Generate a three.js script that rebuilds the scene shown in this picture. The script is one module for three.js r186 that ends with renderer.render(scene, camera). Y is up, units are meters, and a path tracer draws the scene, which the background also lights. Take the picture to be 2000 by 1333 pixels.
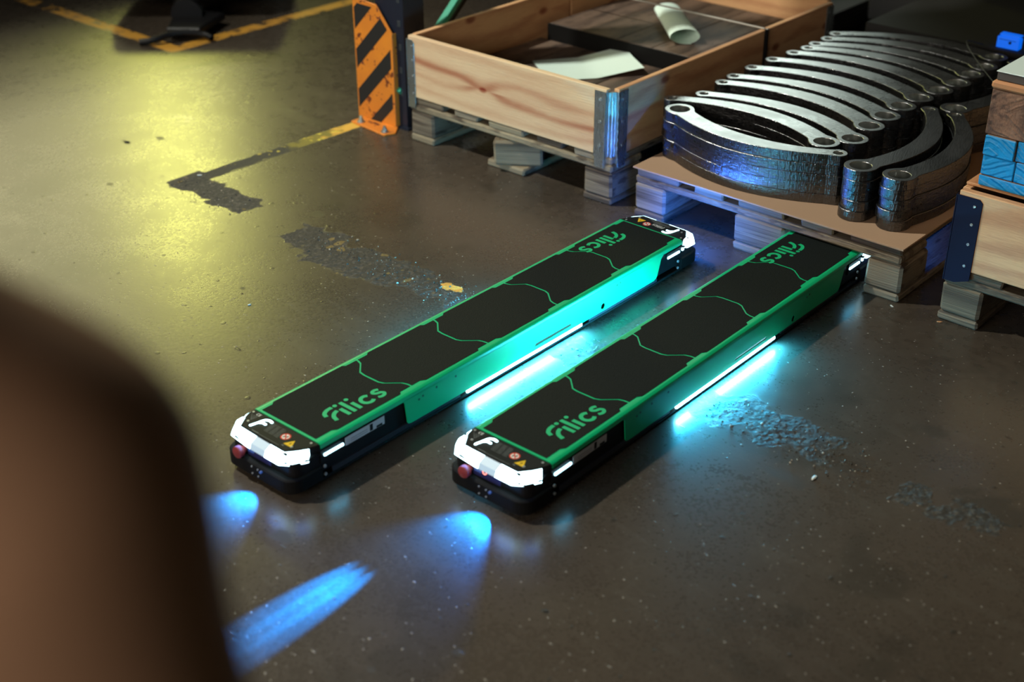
import * as THREE from 'three';
import { mergeGeometries, toCreasedNormals } from 'three/addons/utils/BufferGeometryUtils.js';
import { RoundedBoxGeometry } from 'three/addons/geometries/RoundedBoxGeometry.js';
import { MarchingCubes } from 'three/addons/objects/MarchingCubes.js';
import { RectAreaLightUniformsLib } from 'three/addons/lights/RectAreaLightUniformsLib.js';

RectAreaLightUniformsLib.init();
const scene = new THREE.Scene();
scene.background = new THREE.Color(0x000000);
const renderer = new THREE.WebGLRenderer({ antialias: true });
renderer.toneMapping = THREE.LinearToneMapping;
renderer.toneMappingExposure = 1.0;
renderer.shadowMap.enabled = true;

// ---------------------------------------------------------------- camera
const camera = new THREE.PerspectiveCamera(28.267, 2000 / 1333, 0.05, 60);
camera.rotation.order = 'YXZ';
camera.position.set(2.9396, 1.5671, 2.8294);
camera.rotation.set(-0.5159, 0.7261, -0.0026);
camera.focus = 3.2;
camera.userData.fStop = 2.2;
scene.add(camera);

// ---------------------------------------------------------------- light settings (the fittings are built below)
const LIGHT = {
  key: { at: [-2.0, 5.0, 2.15], color: [1.0, 0.98, 0.84], cd: 112, radius: 0.1, aim: [1.0, 0, 0.55], cone: 0.62 },
  front: { at: [1.9, 3.1, 8.9], size: [6.6, 1.9], color: [1.0, 0.88, 0.72], nits: 9.2 },
  back: { at: [-5.6, 3.8, -8.95], size: [4.4, 2.4], color: [0.86, 1.0, 0.92], nits: 3.5 },
  leftSheen: { at: [-9.95, 4.8, -3.4], size: [6.4, 2.2], color: [1.0, 0.94, 0.5], nits: 4.2 },
  work: { at: [-9.35, 4.6, -5.35], size: [0.7, 0.7], color: [1.0, 1.0, 0.18], nits: 40 },
  strip: [0.04, 0.58, 1.0], cap: 12, farCap: 620, stripNits: 640, bar: 20, nearSpot: 2.4, farSpot: 180,
};

// ---------------------------------------------------------------- helpers
const V = (x, y, z) => new THREE.Vector3(x, y, z);
function rng(seed) { let a = seed >>> 0; return () => { a = (a + 0x6D2B79F5) >>> 0; let t = a; t = Math.imul(t ^ (t >>> 15), t | 1); t ^= t + Math.imul(t ^ (t >>> 7), t | 61); return ((t ^ (t >>> 14)) >>> 0) / 4294967296; }; }
const hash = (x, y) => { let h = Math.imul(x, 374761393) + Math.imul(y, 668265263) | 0; h = Math.imul(h ^ (h >>> 13), 1274126177); return ((h ^ (h >>> 16)) >>> 0) / 4294967296; };
function noise(x, y) {
  const xi = Math.floor(x), yi = Math.floor(y); let fx = x - xi, fy = y - yi;
  fx = fx * fx * (3 - 2 * fx); fy = fy * fy * (3 - 2 * fy);
  const a = hash(xi, yi), b = hash(xi + 1, yi), c = hash(xi, yi + 1), d = hash(xi + 1, yi + 1);
  return a + (b - a) * fx + (c - a) * fy + (a - b - c + d) * fx * fy;
}
const fbm = (x, y, n) => { let s = 0, a = 0.5, t = 0; for (let i = 0; i < n; i++) { s += a * noise(x + i * 17.3, y - i * 9.1); t += a; x *= 2.03; y *= 2.03; a *= 0.5; } return s / t; };
const sstep = (a, b, x) => { const t = Math.min(1, Math.max(0, (x - a) / (b - a))); return t * t * (3 - 2 * t); };
const mix = (a, b, t) => a + (b - a) * t;
const names = new Map();
function numbered(n) { const k = names.get(n) ?? 0; names.set(n, k + 1); return k ? n + '_' + String(k).padStart(3, '0') : n; }
function mesh(name, g, m, parent = scene) {
  const o = new THREE.Mesh(Array.isArray(g) ? mergeGeometries(g.map((x) => x.index ? x.toNonIndexed() : x)) : g, m);
  o.name = parent === scene ? numbered(name) : name; o.castShadow = o.receiveShadow = true; parent.add(o); return o;
}
function tag(o, label, category, group) { o.userData.label = label; o.userData.category = category; if (group) o.userData.group = group; return o; }
function thing(name, label, category, at = [0, 0, 0], turn = 0, group) { const o = new THREE.Group(); o.name = numbered(name); o.position.set(...at); o.rotation.y = turn; scene.add(o); return tag(o, label, category, group); }
function structure(name, g, m) { const o = mesh(name, g, m); o.name = name; o.userData.kind = 'structure'; return o; }
function std(r, g, b, rough = 0.7, metal = 0, extra = {}) { return new THREE.MeshStandardMaterial({ color: new THREE.Color().setRGB(r, g, b), roughness: rough, metalness: metal, ...extra }); }
function phys(r, g, b, rough, spec) { return new THREE.MeshPhysicalMaterial({ color: new THREE.Color().setRGB(r, g, b), roughness: rough, specularIntensity: spec }); }
function glow(r, g, b, k, base = [0.5, 0.5, 0.5]) { return new THREE.MeshStandardMaterial({ color: new THREE.Color().setRGB(...base), emissive: new THREE.Color().setRGB(r, g, b), emissiveIntensity: k, roughness: 0.5 }); }
function tex(w, h, f, srgb = true) {     // f(u, v) -> [r, g, b] in 0..1 (sRGB values if srgb)
  const d = new Uint8Array(w * h * 4);
  for (let j = 0; j < h; j++) for (let i = 0; i < w; i++) {
    const c = f((i + 0.5) / w, (j + 0.5) / h), k = (j * w + i) * 4;
    d[k] = Math.max(0, Math.min(255, c[0] * 255)); d[k + 1] = Math.max(0, Math.min(255, c[1] * 255)); d[k + 2] = Math.max(0, Math.min(255, c[2] * 255)); d[k + 3] = 255;
  }
  const t = new THREE.DataTexture(d, w, h); t.magFilter = THREE.LinearFilter; t.minFilter = THREE.LinearMipmapLinearFilter; t.generateMipmaps = true;
  t.wrapS = t.wrapT = THREE.MirroredRepeatWrapping; if (srgb) t.colorSpace = THREE.SRGBColorSpace; t.needsUpdate = true; return t;
}
function polyShape(pts) { const s = new THREE.Shape(); pts.forEach(([x, y], i) => i ? s.lineTo(x, y) : s.moveTo(x, y)); s.closePath(); return s; }
function extr(shape, depth, bevel = 0, seg = 6, bseg = 1) { return new THREE.ExtrudeGeometry(shape, { depth: depth - 2 * bevel, bevelEnabled: bevel > 0, bevelThickness: bevel, bevelSize: bevel, bevelOffset: -bevel, bevelSegments: bseg, curveSegments: seg }).translate(0, 0, bevel); }
const flat = (shape, y, h, bevel = 0, seg = 6) => extr(shape, h, bevel, seg).rotateX(-Math.PI / 2).translate(0, y, 0);  // plan (x, -z), standing from y up
function box(x0, x1, y0, y1, z0, z1) { return new THREE.BoxGeometry(x1 - x0, y1 - y0, z1 - z0).translate((x0 + x1) / 2, (y0 + y1) / 2, (z0 + z1) / 2); }
function rbox(w, h, d, r, s = 2) { return new RoundedBoxGeometry(w, h, d, s, r); }
function stroke(pts, w, n = 5, round = true) {   // a thick polyline as a closed outline
  const c = pts.length > 2 ? new THREE.CatmullRomCurve3(pts.map(([x, y]) => V(x, y, 0)), false, 'centripetal').getPoints((pts.length - 1) * n) : pts.map(([x, y]) => V(x, y, 0));
  const L = [], R = [];
  c.forEach((p, i) => {
    const a = c[Math.max(0, i - 1)], b = c[Math.min(c.length - 1, i + 1)], d = b.clone().sub(a).normalize();
    L.push([p.x - d.y * w / 2, p.y + d.x * w / 2]); R.push([p.x + d.y * w / 2, p.y - d.x * w / 2]);
    if (round && (i === 0 || i === c.length - 1)) {
      const s = i ? 1 : -1, a0 = Math.atan2(d.y, d.x) + (i ? 0 : Math.PI), cap = [];
      for (let k = 1; k < 6; k++) { const t = a0 + Math.PI / 2 - k * Math.PI / 6; cap.push([p.x + Math.cos(t) * w / 2, p.y + Math.sin(t) * w / 2]); }
      if (s > 0) L.push(...cap); else R.unshift(...cap.slice().reverse().reverse());
    }
  });
  if (round) { const capN = 5; const cap = R.splice(0, capN); return polyShape([...cap.slice(0, 0), ...L, ...R.reverse(), ...cap]); }
  return polyShape([...L, ...R.reverse()]);
}
function uvBox(g, su, sv, grain = 'x', ou = 0, ov = 0) {   // uv in metres / texture size, with the grain (u) along one axis
  const h = g.index ? g.toNonIndexed() : g, p = h.attributes.position, n = h.attributes.normal, uv = new Float32Array(p.count * 2);
  for (let i = 0; i < p.count; i++) {
    const P = { x: p.getX(i), y: p.getY(i), z: p.getZ(i) }, N = { x: Math.abs(n.getX(i)), y: Math.abs(n.getY(i)), z: Math.abs(n.getZ(i)) };
    const across = ['x', 'y', 'z'].filter((k) => k !== grain);
    let u, v;
    if (N[grain] > 0.7) { u = P[across[0]] * 0.15; v = P[across[1]]; }
    else { u = P[grain]; v = N[across[0]] > N[across[1]] ? P[across[1]] : P[across[0]]; }
    uv[i * 2] = u / su + ou; uv[i * 2 + 1] = v / sv + ov;
  }
  h.setAttribute('uv', new THREE.BufferAttribute(uv, 2)); return h;
}
function plank(x0, x1, y0, y1, z0, z1, c = 0.003, r = null, wob = 0) {   // a sawn board: chamfered edges, ends a little out of true
  const hx = (x1 - x0) / 2, hy = (y1 - y0) / 2, hz = (z1 - z0) / 2, P = [], J = () => r ? (r() - 0.5) * wob : 0;
  const cx = (x0 + x1) / 2, cy = (y0 + y1) / 2, cz = (z0 + z1) / 2, k = new Map();
  const at = (sx, sy, sz, ax) => { const id = [sx, sy, sz].join(); if (!k.has(id)) k.set(id, [J(), J() * 0.6, J()]); const j = k.get(id); return [cx + sx * (hx - (ax === 0 ? 0 : c)) + j[0], cy + sy * (hy - (ax === 1 ? 0 : c)) + j[1], cz + sz * (hz - (ax === 2 ? 0 : c)) + j[2]]; };
  const tri = (a, b, d) => P.push(...a, ...b, ...d), quad = (a, b, d, e) => { tri(a, b, d); tri(a, d, e); };
  const S = [-1, 1];
  const f = (pts, out) => {   // wound so that the normal points out from the centre
    const A = V(...pts[0]), B = V(...pts[1]), C = V(...pts[2]), n = B.clone().sub(A).cross(C.clone().sub(A));
    const q = n.dot(V(...out)) > 0 ? pts : pts.slice().reverse(); q.length === 4 ? quad(...q) : tri(...q);
  };
  for (const s of S) {
    f([at(s, -1, -1, 0), at(s, 1, -1, 0), at(s, 1, 1, 0), at(s, -1, 1, 0)], [s, 0, 0]);
    f([at(-1, s, -1, 1), at(1, s, -1, 1), at(1, s, 1, 1), at(-1, s, 1, 1)], [0, s, 0]);
    f([at(-1, -1, s, 2), at(1, -1, s, 2), at(1, 1, s, 2), at(-1, 1, s, 2)], [0, 0, s]);
    for (const t of S) {
      f([at(s, t, -1, 0), at(s, t, 1, 0), at(s, t, 1, 1), at(s, t, -1, 1)], [s, t, 0]);
      f([at(s, -1, t, 0), at(s, 1, t, 0), at(s, 1, t, 2), at(s, -1, t, 2)], [s, 0, t]);
      f([at(-1, s, t, 1), at(1, s, t, 1), at(1, s, t, 2), at(-1, s, t, 2)], [0, s, t]);
      for (const w of S) f([at(s, t, w, 0), at(s, t, w, 1), at(s, t, w, 2)], [s, t, w]);
    }
  }
  const g = new THREE.BufferGeometry(); g.setAttribute('position', new THREE.Float32BufferAttribute(P, 3)); g.setAttribute('uv', new THREE.Float32BufferAttribute(new Float32Array(P.length / 3 * 2), 2)); g.computeVertexNormals(); return g;
}

// ---------------------------------------------------------------- procedural wood
function woodTex(w, h, light, dark, o = {}) {
  const { rings = 26, amp = 0.45, blot = 0.7, knots = [], band = null, wear = 0, streak = 0.35, seed = 0 } = o;
  return tex(w, h, (u, v) => {
    let x = u * 4, y = v * 1;
    let warp = 0, kn = 0, kd = 0;
    for (const [ku, kv, kr] of knots) { const dx = (u - ku) * 4, dy = v - kv, d = Math.hypot(dx * 0.55, dy); warp += Math.exp(-d * d / (kr * kr * 10)) * 0.10 * Math.sign(dy || 1); if (d < kr) { kn = 1 - d / kr; kd = Math.max(kd, kn); } }
    const g = (y + warp) * rings + fbm(x * 0.7 + seed, y * 2.5 + seed, 3) * 4;
    const ring = Math.pow(0.5 + 0.5 * Math.sin(g * 2.2), 2.2);
    const fine = noise(x * 14 + seed, y * 260) * 0.6 + noise(x * 40, y * 500 + seed) * 0.4;
    let t = ring * amp + (fine - 0.5) * streak * 2 + (fbm(x * 1.3 + seed * 3, y * 6, 3) - 0.5) * blot;
    if (band) { const c = band[0] + band[1] * u + 0.02 * Math.sin(u * 17); t += Math.exp(-Math.pow((v - c) / band[2], 2)) * (0.16 + 0.5 * ring); }
    if (wear) t += wear * (sstep(0.55, 0.75, fbm(x * 6 + 3 + seed, y * 22, 4)));
    t = Math.max(0, Math.min(1.15, t + 0.1)); t = t + sstep(0, 0.7, kd) * 0.9;
    return [mix(light[0], dark[0], t), mix(light[1], dark[1], t), mix(light[2], dark[2], t)];
  });
}
const pineMap = woodTex(1024, 512, [0.93, 0.82, 0.66], [0.72, 0.48, 0.35], { rings: 17, amp: 0.22, blot: 0.35, knots: [[0.245, 0.30, 0.035], [0.77, 0.62, 0.05]], band: [0.40, -0.26, 0.10], streak: 0.12 });
const pineMap2 = woodTex(1024, 512, [0.84, 0.66, 0.48], [0.56, 0.34, 0.22], { rings: 14, amp: 0.3, blot: 0.5, knots: [[0.4, 0.55, 0.055], [0.62, 0.25, 0.07], [0.12, 0.7, 0.05]], streak: 0.14, seed: 7 });
const oldMap = woodTex(1024, 512, [0.52, 0.48, 0.41], [0.27, 0.23, 0.19], { rings: 12, wear: 0.7, streak: 0.4, seed: 3 });
const darkMap = woodTex(1024, 512, [0.42, 0.35, 0.30], [0.20, 0.16, 0.14], { rings: 10, wear: 0.4, streak: 0.4, seed: 11 });
const sawBump = tex(512, 512, (u, v) => { const s = noise((u * 1.0 + v * 0.55) * 46 + fbm(u * 5, v * 5, 2) * 4, v * 2), f = fbm(u * 30, v * 30, 3); const k = s * 0.7 + f * 0.3; return [k, k, k]; }, false);
const grainBump = tex(512, 512, (u, v) => { const k = noise(u * 24, v * 160) * 0.5 + noise(u * 60, v * 300) * 0.25 + fbm(u * 12, v * 12, 3) * 0.25; return [k, k, k]; }, false);
const wood = (map, k = 1, rough = 0.72, bump = 0.0006, tint = [1, 1, 1]) => new THREE.MeshStandardMaterial({ map, color: new THREE.Color().setRGB(k * tint[0], k * tint[1], k * tint[2]), roughness: rough, bumpMap: grainBump, bumpScale: bump });
const M = {
  pine: wood(pineMap, 0.82), pine2: wood(pineMap2), pineRed: wood(pineMap2, 0.8, 0.7, 0.0006, [1, 0.85, 0.75]),
  old: [wood(oldMap, 1, 0.85, 0.0015), wood(oldMap, 0.8, 0.85, 0.0015, [1, 0.95, 0.9]), wood(oldMap, 1.15, 0.85, 0.0015, [1, 1, 0.92])],
  oldBrown: [wood(oldMap, 0.8, 0.85, 0.0015, [1, 0.85, 0.72]), wood(oldMap, 0.62, 0.85, 0.0015, [1, 0.88, 0.75])],
  dark: [wood(darkMap, 1, 0.62, 0.001), wood(darkMap, 0.8, 0.62, 0.001), wood(darkMap, 1.2, 0.6, 0.001)],
  card: std(0.36, 0.235, 0.15, 0.85), zinc: null, black: phys(0.006, 0.006, 0.007, 0.45, 0.4), blackMatte: phys(0.004, 0.004, 0.004, 0.75, 0.3), rail: std(0.02, 0.022, 0.03, 0.35),
};
const zincBump = tex(256, 256, (u, v) => { const k = fbm(u * 16, v * 16, 4) * 0.8 + noise(u * 70, v * 8) * 0.2; return [k, mix(0.25, 0.55, fbm(u * 9 + 4, v * 9, 3)), k]; }, false);
M.zinc = new THREE.MeshStandardMaterial({ color: new THREE.Color().setRGB(0.46, 0.52, 0.54), metalness: 0.9, roughness: 0.75, roughnessMap: zincBump, bumpMap: zincBump, bumpScale: 0.0006 });

// ---------------------------------------------------------------- floor: concrete with worn lines, tape residue, stains and specks
const spots = [[-0.658, 0.612, 0.022, 0.012, 0.9], [-0.609, 0.521, 0.02, 0.012, 0.6], [-0.408, 0.843, 0.013, 0.009, 0.7], [0.213, 0.581, 0.02, 0.016, 0.6], [0.417, 1.008, 0.008, 0.006, 0.8], [0.249, 0.343, 0.02, 0.012, 0.25], [1.737, 1.61, 0.012, 0.01, 0.6], [1.271, 1.601, 0.028, 0.018, 0.75], [1.779, 1.437, 0.007, 0.006, 0.9], [-0.506, 0.085, 0.09, 0.02, 0.25], [1.577, 1.2, 0.006, 0.006, 0.5], [1.658, 1.736, 0.01, 0.008, 0.5], [-0.35, 0.1, 0.07, 0.03, 0.22], [2.244, 0.645, 0.1, 0.05, 0.55], [1.885, 0.815, 0.05, 0.02, 0.3], [2.02, 0.47, 0.035, 0.03, 0.45], [1.48, 0.86, 0.05, 0.015, 0.5]];
function floorAt(x, z, fine) {
  const big = fbm(x * 1.3 + 5, z * 1.3, 4), mid = fbm(x * 9, z * 9 + 30, 4), gr = fine ? fbm(x * 190, z * 190, 3) : fbm(x * 60, z * 60, 2);
  let l = 0.049 * (0.72 + 0.35 * big + 0.22 * mid + 0.34 * (gr - 0.5));
  let c = [l * 1.14, l * 0.90, l * 0.68], rough = 0.225 + 0.06 * mid + 0.06 * gr, h = 0.5 + 0.045 * (gr - 0.5) + 0.06 * (mid - 0.5);
  const to = (r, g, b, t, ro) => { c = [mix(c[0], r, t), mix(c[1], g, t), mix(c[2], b, t)]; if (ro !== undefined) rough = mix(rough, ro, t); };
  // pale worn scratches and grease blotches
  const scr = sstep(0.72, 0.8, noise(x * 11 + z * 3, z * 60 - x * 9)) * sstep(0.5, 0.65, fbm(x * 3 + 9, z * 3, 2)); to(0.09, 0.08, 0.065, 0.15 * scr);
  const grease = sstep(0.62, 0.72, fbm(x * 4.2 + 40, z * 4.2 - 8, 4)); to(0.028, 0.024, 0.018, 0.4 * grease);
  // white, grey and black specks of dust and swarf
  for (const [s, k, rad, dens] of [[0, 46, 0.10, 0.20], [1, 120, 0.22, 0.07], [2, 22, 0.13, 0.20]]) {
    const gx = Math.floor(x * k), gz = Math.floor(z * k), hh = hash(gx + s * 991, gz - s * 77);
    if (hh < dens) { const px = (gx + 0.3 + 0.4 * hash(gx + 7, gz + s)) / k, pz = (gz + 0.3 + 0.4 * hash(gx - 3, gz + s * 5)) / k, e = 0.4 + hash(gx, gz + 9); const d = Math.hypot((x - px) * e, (z - pz) / e) * k / rad * (1.3 + 5 * hash(gx + 2, gz + 2)) * 0.62; const t = sstep(1, 0.6, d); if (t > 0) { if (s === 2) to(0.028, 0.025, 0.02, 0.8 * t); else to(0.42, 0.39, 0.34, (0.35 + 0.5 * hash(gx + 1, gz)) * t, 0.6); h += 0.15 * t; } }
  }
  for (const [sx, sz, a, b, k] of spots) { const dx = (x - sx) / a, dz = (z - sz) / b, d2 = dx * dx + dz * dz; if (d2 < 9) { const t = sstep(1.15, 0.55, Math.sqrt(d2) + (fbm(x * 60, z * 60, 3) - 0.5) * 1.1) * k; to(0.026, 0.023, 0.018, t, 0.5); } }
  // tyre tread print and pale scuffs
  { const t = (x + 1.165) / 0.1, ax = -1.165 + (0.127 - z) * 0.33; if (z < 0.16 && z > -0.14) { const d = Math.abs(x - ax) / 0.035; const bar = sstep(0.35, 0.6, noise(z * 62, x * 30)); to(0.008, 0.008, 0.006, sstep(1, 0.7, d + 0.3 * noise(x * 50, z * 50)) * (0.25 + 0.6 * bar) * sstep(0.16, 0.02, z)); } }
  { const dx = x + 0.69, dz = z - 0.377; if (Math.hypot(dx / 0.06, dz / 0.045) < 1.4) { const t = sstep(0.5, 0.7, noise((x + z) * 60, (x - z) * 26)) * sstep(1.2, 0.6, Math.hypot(dx / 0.06, dz / 0.045)); to(0.24, 0.22, 0.17, 0.7 * t); } }
  const edge = (fbm(x * 32, z * 32, 4) - 0.5), grit = fbm(x * 140, z * 140, 2);
  const line = (d, w, worn, base) => { const m = sstep(w, w - 0.004, Math.abs(d) + edge * 0.006); const k = m * sstep(worn - 0.12, worn + 0.12, fbm(x * 26 + base, z * 26, 4) + 0.12 * (gr - 0.5)); return k; };
  // yellow lane far left: two bands meeting in a corner
  if (x < -1.25 && z < 0.05) {
    let k = 0; if (x < -1.33) k = Math.max(k, line(z + 0.071, 0.034, 0.30 + 0.22 * sstep(-1.9, -2.3, x), 3)); if (z < -0.04) k = Math.max(k, line(x + 1.345 - (z + 0.1) * -0.02, 0.036, 0.34, 8));
    to(0.52, 0.26, 0.035, k, 0.5); h += 0.25 * k;
  }
  // strip from the rack post: yellow paint, then bare glue residue, then the corner
  { const cx = -0.229 - z * 0.028, m = sstep(0.027, 0.0235, Math.abs(x - cx) + edge * (0.008 + 0.02 * z)) * sstep(-0.02, 0.0, z) * sstep(0.735, 0.725, z + edge * 0.02);
    if (m > 0) { const y = sstep(0.17, 0.06, z + (fbm(x * 40, z * 40, 3) - 0.5) * 0.22), o = sstep(0.31, 0.26, z + edge * 0.1); to(0.025, 0.0245, 0.021, m * 0.92, 0.74); to(0.20, 0.17, 0.02, m * o * 0.8, 0.6); to(0.62, 0.36, 0.05, m * y, 0.55);
      const fl = sstep(0.70, 0.74, fbm(x * 55 + 3, z * 55, 3)); to(0.6, 0.5, 0.06, m * fl * sstep(0.75, 0.2, z), 0.6); h += m * (0.15 + 0.4 * (grit - 0.5)); }
    const side = sstep(0.004, 0.001, Math.abs(x - cx - 0.029)) * sstep(0.0, 0.05, z) * sstep(0.62, 0.5, z); to(0.02, 0.018, 0.014, side * 0.7, 0.7); }
  // the crosswise trail: gritty glue and dirt, on under the vehicles and out to the right
  if (z > 0.3 && z < 1.15 && x > -0.32) {
    const seg = [[-0.29, 0.055, 0.95], [-0.08, 0.06, 0.95], [0.02, 0.05, 0.95], [0.07, 0.03, 0.25], [0.2, 0.05, 0.32], [0.34, 0.07, 0.8], [0.5, 0.078, 1], [0.68, 0.075, 1], [0.85, 0.05, 0.85], [1.1, 0.05, 0.8], [1.3, 0.075, 1], [1.55, 0.05, 0.8], [1.66, 0.075, 1], [1.8, 0.06, 0.95], [1.9, 0.05, 0.6], [1.97, 0.05, 0.15], [2.03, 0.06, 0.4], [2.2, 0.05, 0.6], [2.34, 0.04, 0.2], [2.8, 0.03, 0.1]];
    let i = 0; while (i < seg.length - 2 && seg[i + 1][0] < x) i++;
    const t = Math.min(1, Math.max(0, (x - seg[i][0]) / (seg[i + 1][0] - seg[i][0]))), w = mix(seg[i][1], seg[i + 1][1], t), a = mix(seg[i][2], seg[i + 1][2], t);
    const cz = 0.678 + 0.012 * Math.sin(x * 6) + (x < 0.1 ? 0.0 : 0.012) + (x > 0.4 && x < 0.9 ? 0.02 : 0), d = Math.abs(z - cz) / w + (fbm(x * 18 + 2, z * 18, 4) - 0.5) * 1.5, m = sstep(1.0, 0.82, d) * sstep(-0.30, -0.285, x);
    const k = m * sstep(1.02 - a, 1.12 - a, fbm(x * 22, z * 22 + 5, 4) * 0.85 + 0.1);
    if (k > 0) { to(0.024, 0.0235, 0.021, k * 0.9, 0.78); const gl = sstep(0.60, 0.72, grit); to(0.10, 0.092, 0.075, k * gl * 0.5, 0.8); const yl = sstep(0.74, 0.78, fbm(x * 30 + 77, z * 30, 3)) * sstep(0.95, 0.6, x); to(0.40, 0.28, 0.05, k * yl * 0.3, 0.7); h += k * (1.3 * (fbm(x * 80, z * 80, 4) - 0.45)); }
    const ly = Math.hypot((x - 0.815) / 0.030, (z - 0.655) / 0.014) + edge * 3.4; to(0.62, 0.33, 0.06, sstep(0.9, 0.7, ly), 0.6);
  }
  return [c, rough, h];
}
const enc = (x) => x <= 0.0031308 ? 12.92 * x : 1.055 * Math.pow(x, 1 / 2.4) - 0.055;
function floorTile(x0, x1, z0, z1, w, h) {
  const a = new Uint8Array(w * h * 4), b = new Uint8Array(w * h * 4), fine = w / (x1 - x0) > 600;
  for (let j = 0; j < h; j++) for (let i = 0; i < w; i++) {
    const [c, r, t] = floorAt(x0 + (x1 - x0) * (i + 0.5) / w, z1 - (z1 - z0) * (j + 0.5) / h, fine), k = (j * w + i) * 4;
    for (let q = 0; q < 3; q++) a[k + q] = Math.min(255, enc(Math.max(0, c[q])) * 255);
    b[k] = Math.max(0, Math.min(255, t * 255)); b[k + 1] = Math.max(0, Math.min(255, r * 255)); b[k + 2] = 0; a[k + 3] = b[k + 3] = 255;
  }
  const mk = (d, s) => { const t = new THREE.DataTexture(d, w, h); t.magFilter = THREE.LinearFilter; t.minFilter = THREE.LinearMipmapLinearFilter; t.generateMipmaps = true; if (s) t.colorSpace = THREE.SRGBColorSpace; t.needsUpdate = true; return t; };
  const p = mk(b, false);
  return new THREE.MeshStandardMaterial({ map: mk(a, true), roughness: 1, roughnessMap: p, bumpMap: p, bumpScale: 0.0022 });
}
{
  const X = [-3.0, -1.0, 0.75, 2.5], Z = [-1.6, 0.25, 2.2], parts = [], mats = [];
  const res = { '1,1': [1800, 2000], '2,1': [1800, 2000] };
  for (let i = 0; i < 3; i++) for (let j = 0; j < 2; j++) {
    const [w, h] = res[i + ',' + j] ?? [1000, 1000];
    const g = new THREE.PlaneGeometry(X[i + 1] - X[i], Z[j + 1] - Z[j]).rotateX(-Math.PI / 2).translate((X[i] + X[i + 1]) / 2, 0, (Z[j] + Z[j + 1]) / 2);
    parts.push(g); mats.push(floorTile(X[i], X[i + 1], Z[j], Z[j + 1], w, h));
  }
  const far = tex(512, 512, (u, v) => { const l = 0.32 + 0.05 * fbm(u * 8, v * 8, 4); return [l * 1.06, l, l * 0.9]; });
  far.repeat.set(8, 8); mats.push(new THREE.MeshStandardMaterial({ map: far, roughness: 0.4 }));
  const ring = new THREE.Shape(); ring.moveTo(-10, -9); ring.lineTo(9, -9); ring.lineTo(9, 9); ring.lineTo(-10, 9); ring.closePath();
  const hole = new THREE.Path(); hole.moveTo(X[0], -Z[2]); hole.lineTo(X[3], -Z[2]); hole.lineTo(X[3], -Z[0]); hole.lineTo(X[0], -Z[0]); hole.closePath(); ring.holes.push(hole);
  const rg = new THREE.ShapeGeometry(ring).rotateX(-Math.PI / 2); rg.clearGroups();
  const slab = box(-10, 9, -0.15, -0.004, -9, 9);
  structure('floor', mergeGeometries([...parts.map((g) => g.toNonIndexed()), rg.toNonIndexed(), slab.toNonIndexed()], true), [...mats, mats[6]]);
}

// ---------------------------------------------------------------- hall shell, out of frame: dark walls, ceiling, three glowing panels added for fill and sheen
{
  const wallM = std(0.045, 0.045, 0.040, 0.9), ceilM = std(0.03, 0.03, 0.03, 0.9);
  structure('wall_back', box(-10, 9, 0, 6.2, -9.2, -9), wallM); structure('wall_right', box(9, 9.2, 0, 6.2, -9, 9), wallM);
  structure('wall_left', box(-10.2, -10, 0, 6.2, -9, 9), wallM); structure('wall_front', box(-10, 9, 0, 6.2, 9, 9.2), wallM); structure('ceiling', box(-10.2, 9.2, 6.2, 6.4, -9.2, 9.2), ceilM);
  const L = LIGHT;
  const addedPanel = (n, [cx, cy, cz], [w, h], turn, col, nits, nx, ny) => {
    const g = new THREE.Group(); g.name = n; g.userData.kind = 'structure'; scene.add(g); g.position.set(cx, cy, cz); g.rotation.y = turn;
    const fr = []; for (let i = 0; i <= nx; i++) fr.push(box(-w / 2 + i * w / nx - 0.03, -w / 2 + i * w / nx + 0.03, -h / 2 - 0.03, h / 2 + 0.03, -0.05, 0.05));
    for (let j = 0; j <= ny; j++) fr.push(box(-w / 2, w / 2, -h / 2 + j * h / ny - 0.03, -h / 2 + j * h / ny + 0.03, -0.05, 0.05));
    mesh('panel_frame', fr, std(0.1, 0.1, 0.1, 0.6), g); mesh('glow_pane', box(-w / 2, w / 2, -h / 2, h / 2, -0.02, -0.01), glow(...col, nits * 0.15), g);
    const a = new THREE.RectAreaLight(new THREE.Color().setRGB(...col), nits, w, h); a.position.z = 0.06; a.rotation.y = Math.PI; g.add(a);
  };
  addedPanel('fill_panel_1', L.front.at, L.front.size, Math.PI, L.front.color, L.front.nits, 5, 2);  // unseen panel added as fill light on the front faces
  addedPanel('sheen_panel_3', L.back.at, L.back.size, 0, L.back.color, L.back.nits, 4, 2);  // unseen panel added to brighten the reflections on the arm tops
  addedPanel('sheen_panel_2', L.leftSheen.at, L.leftSheen.size, Math.PI / 2, L.leftSheen.color, L.leftSheen.nits, 3, 3);  // unseen panel added for the yellowish sheen on the left floor
}
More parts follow.
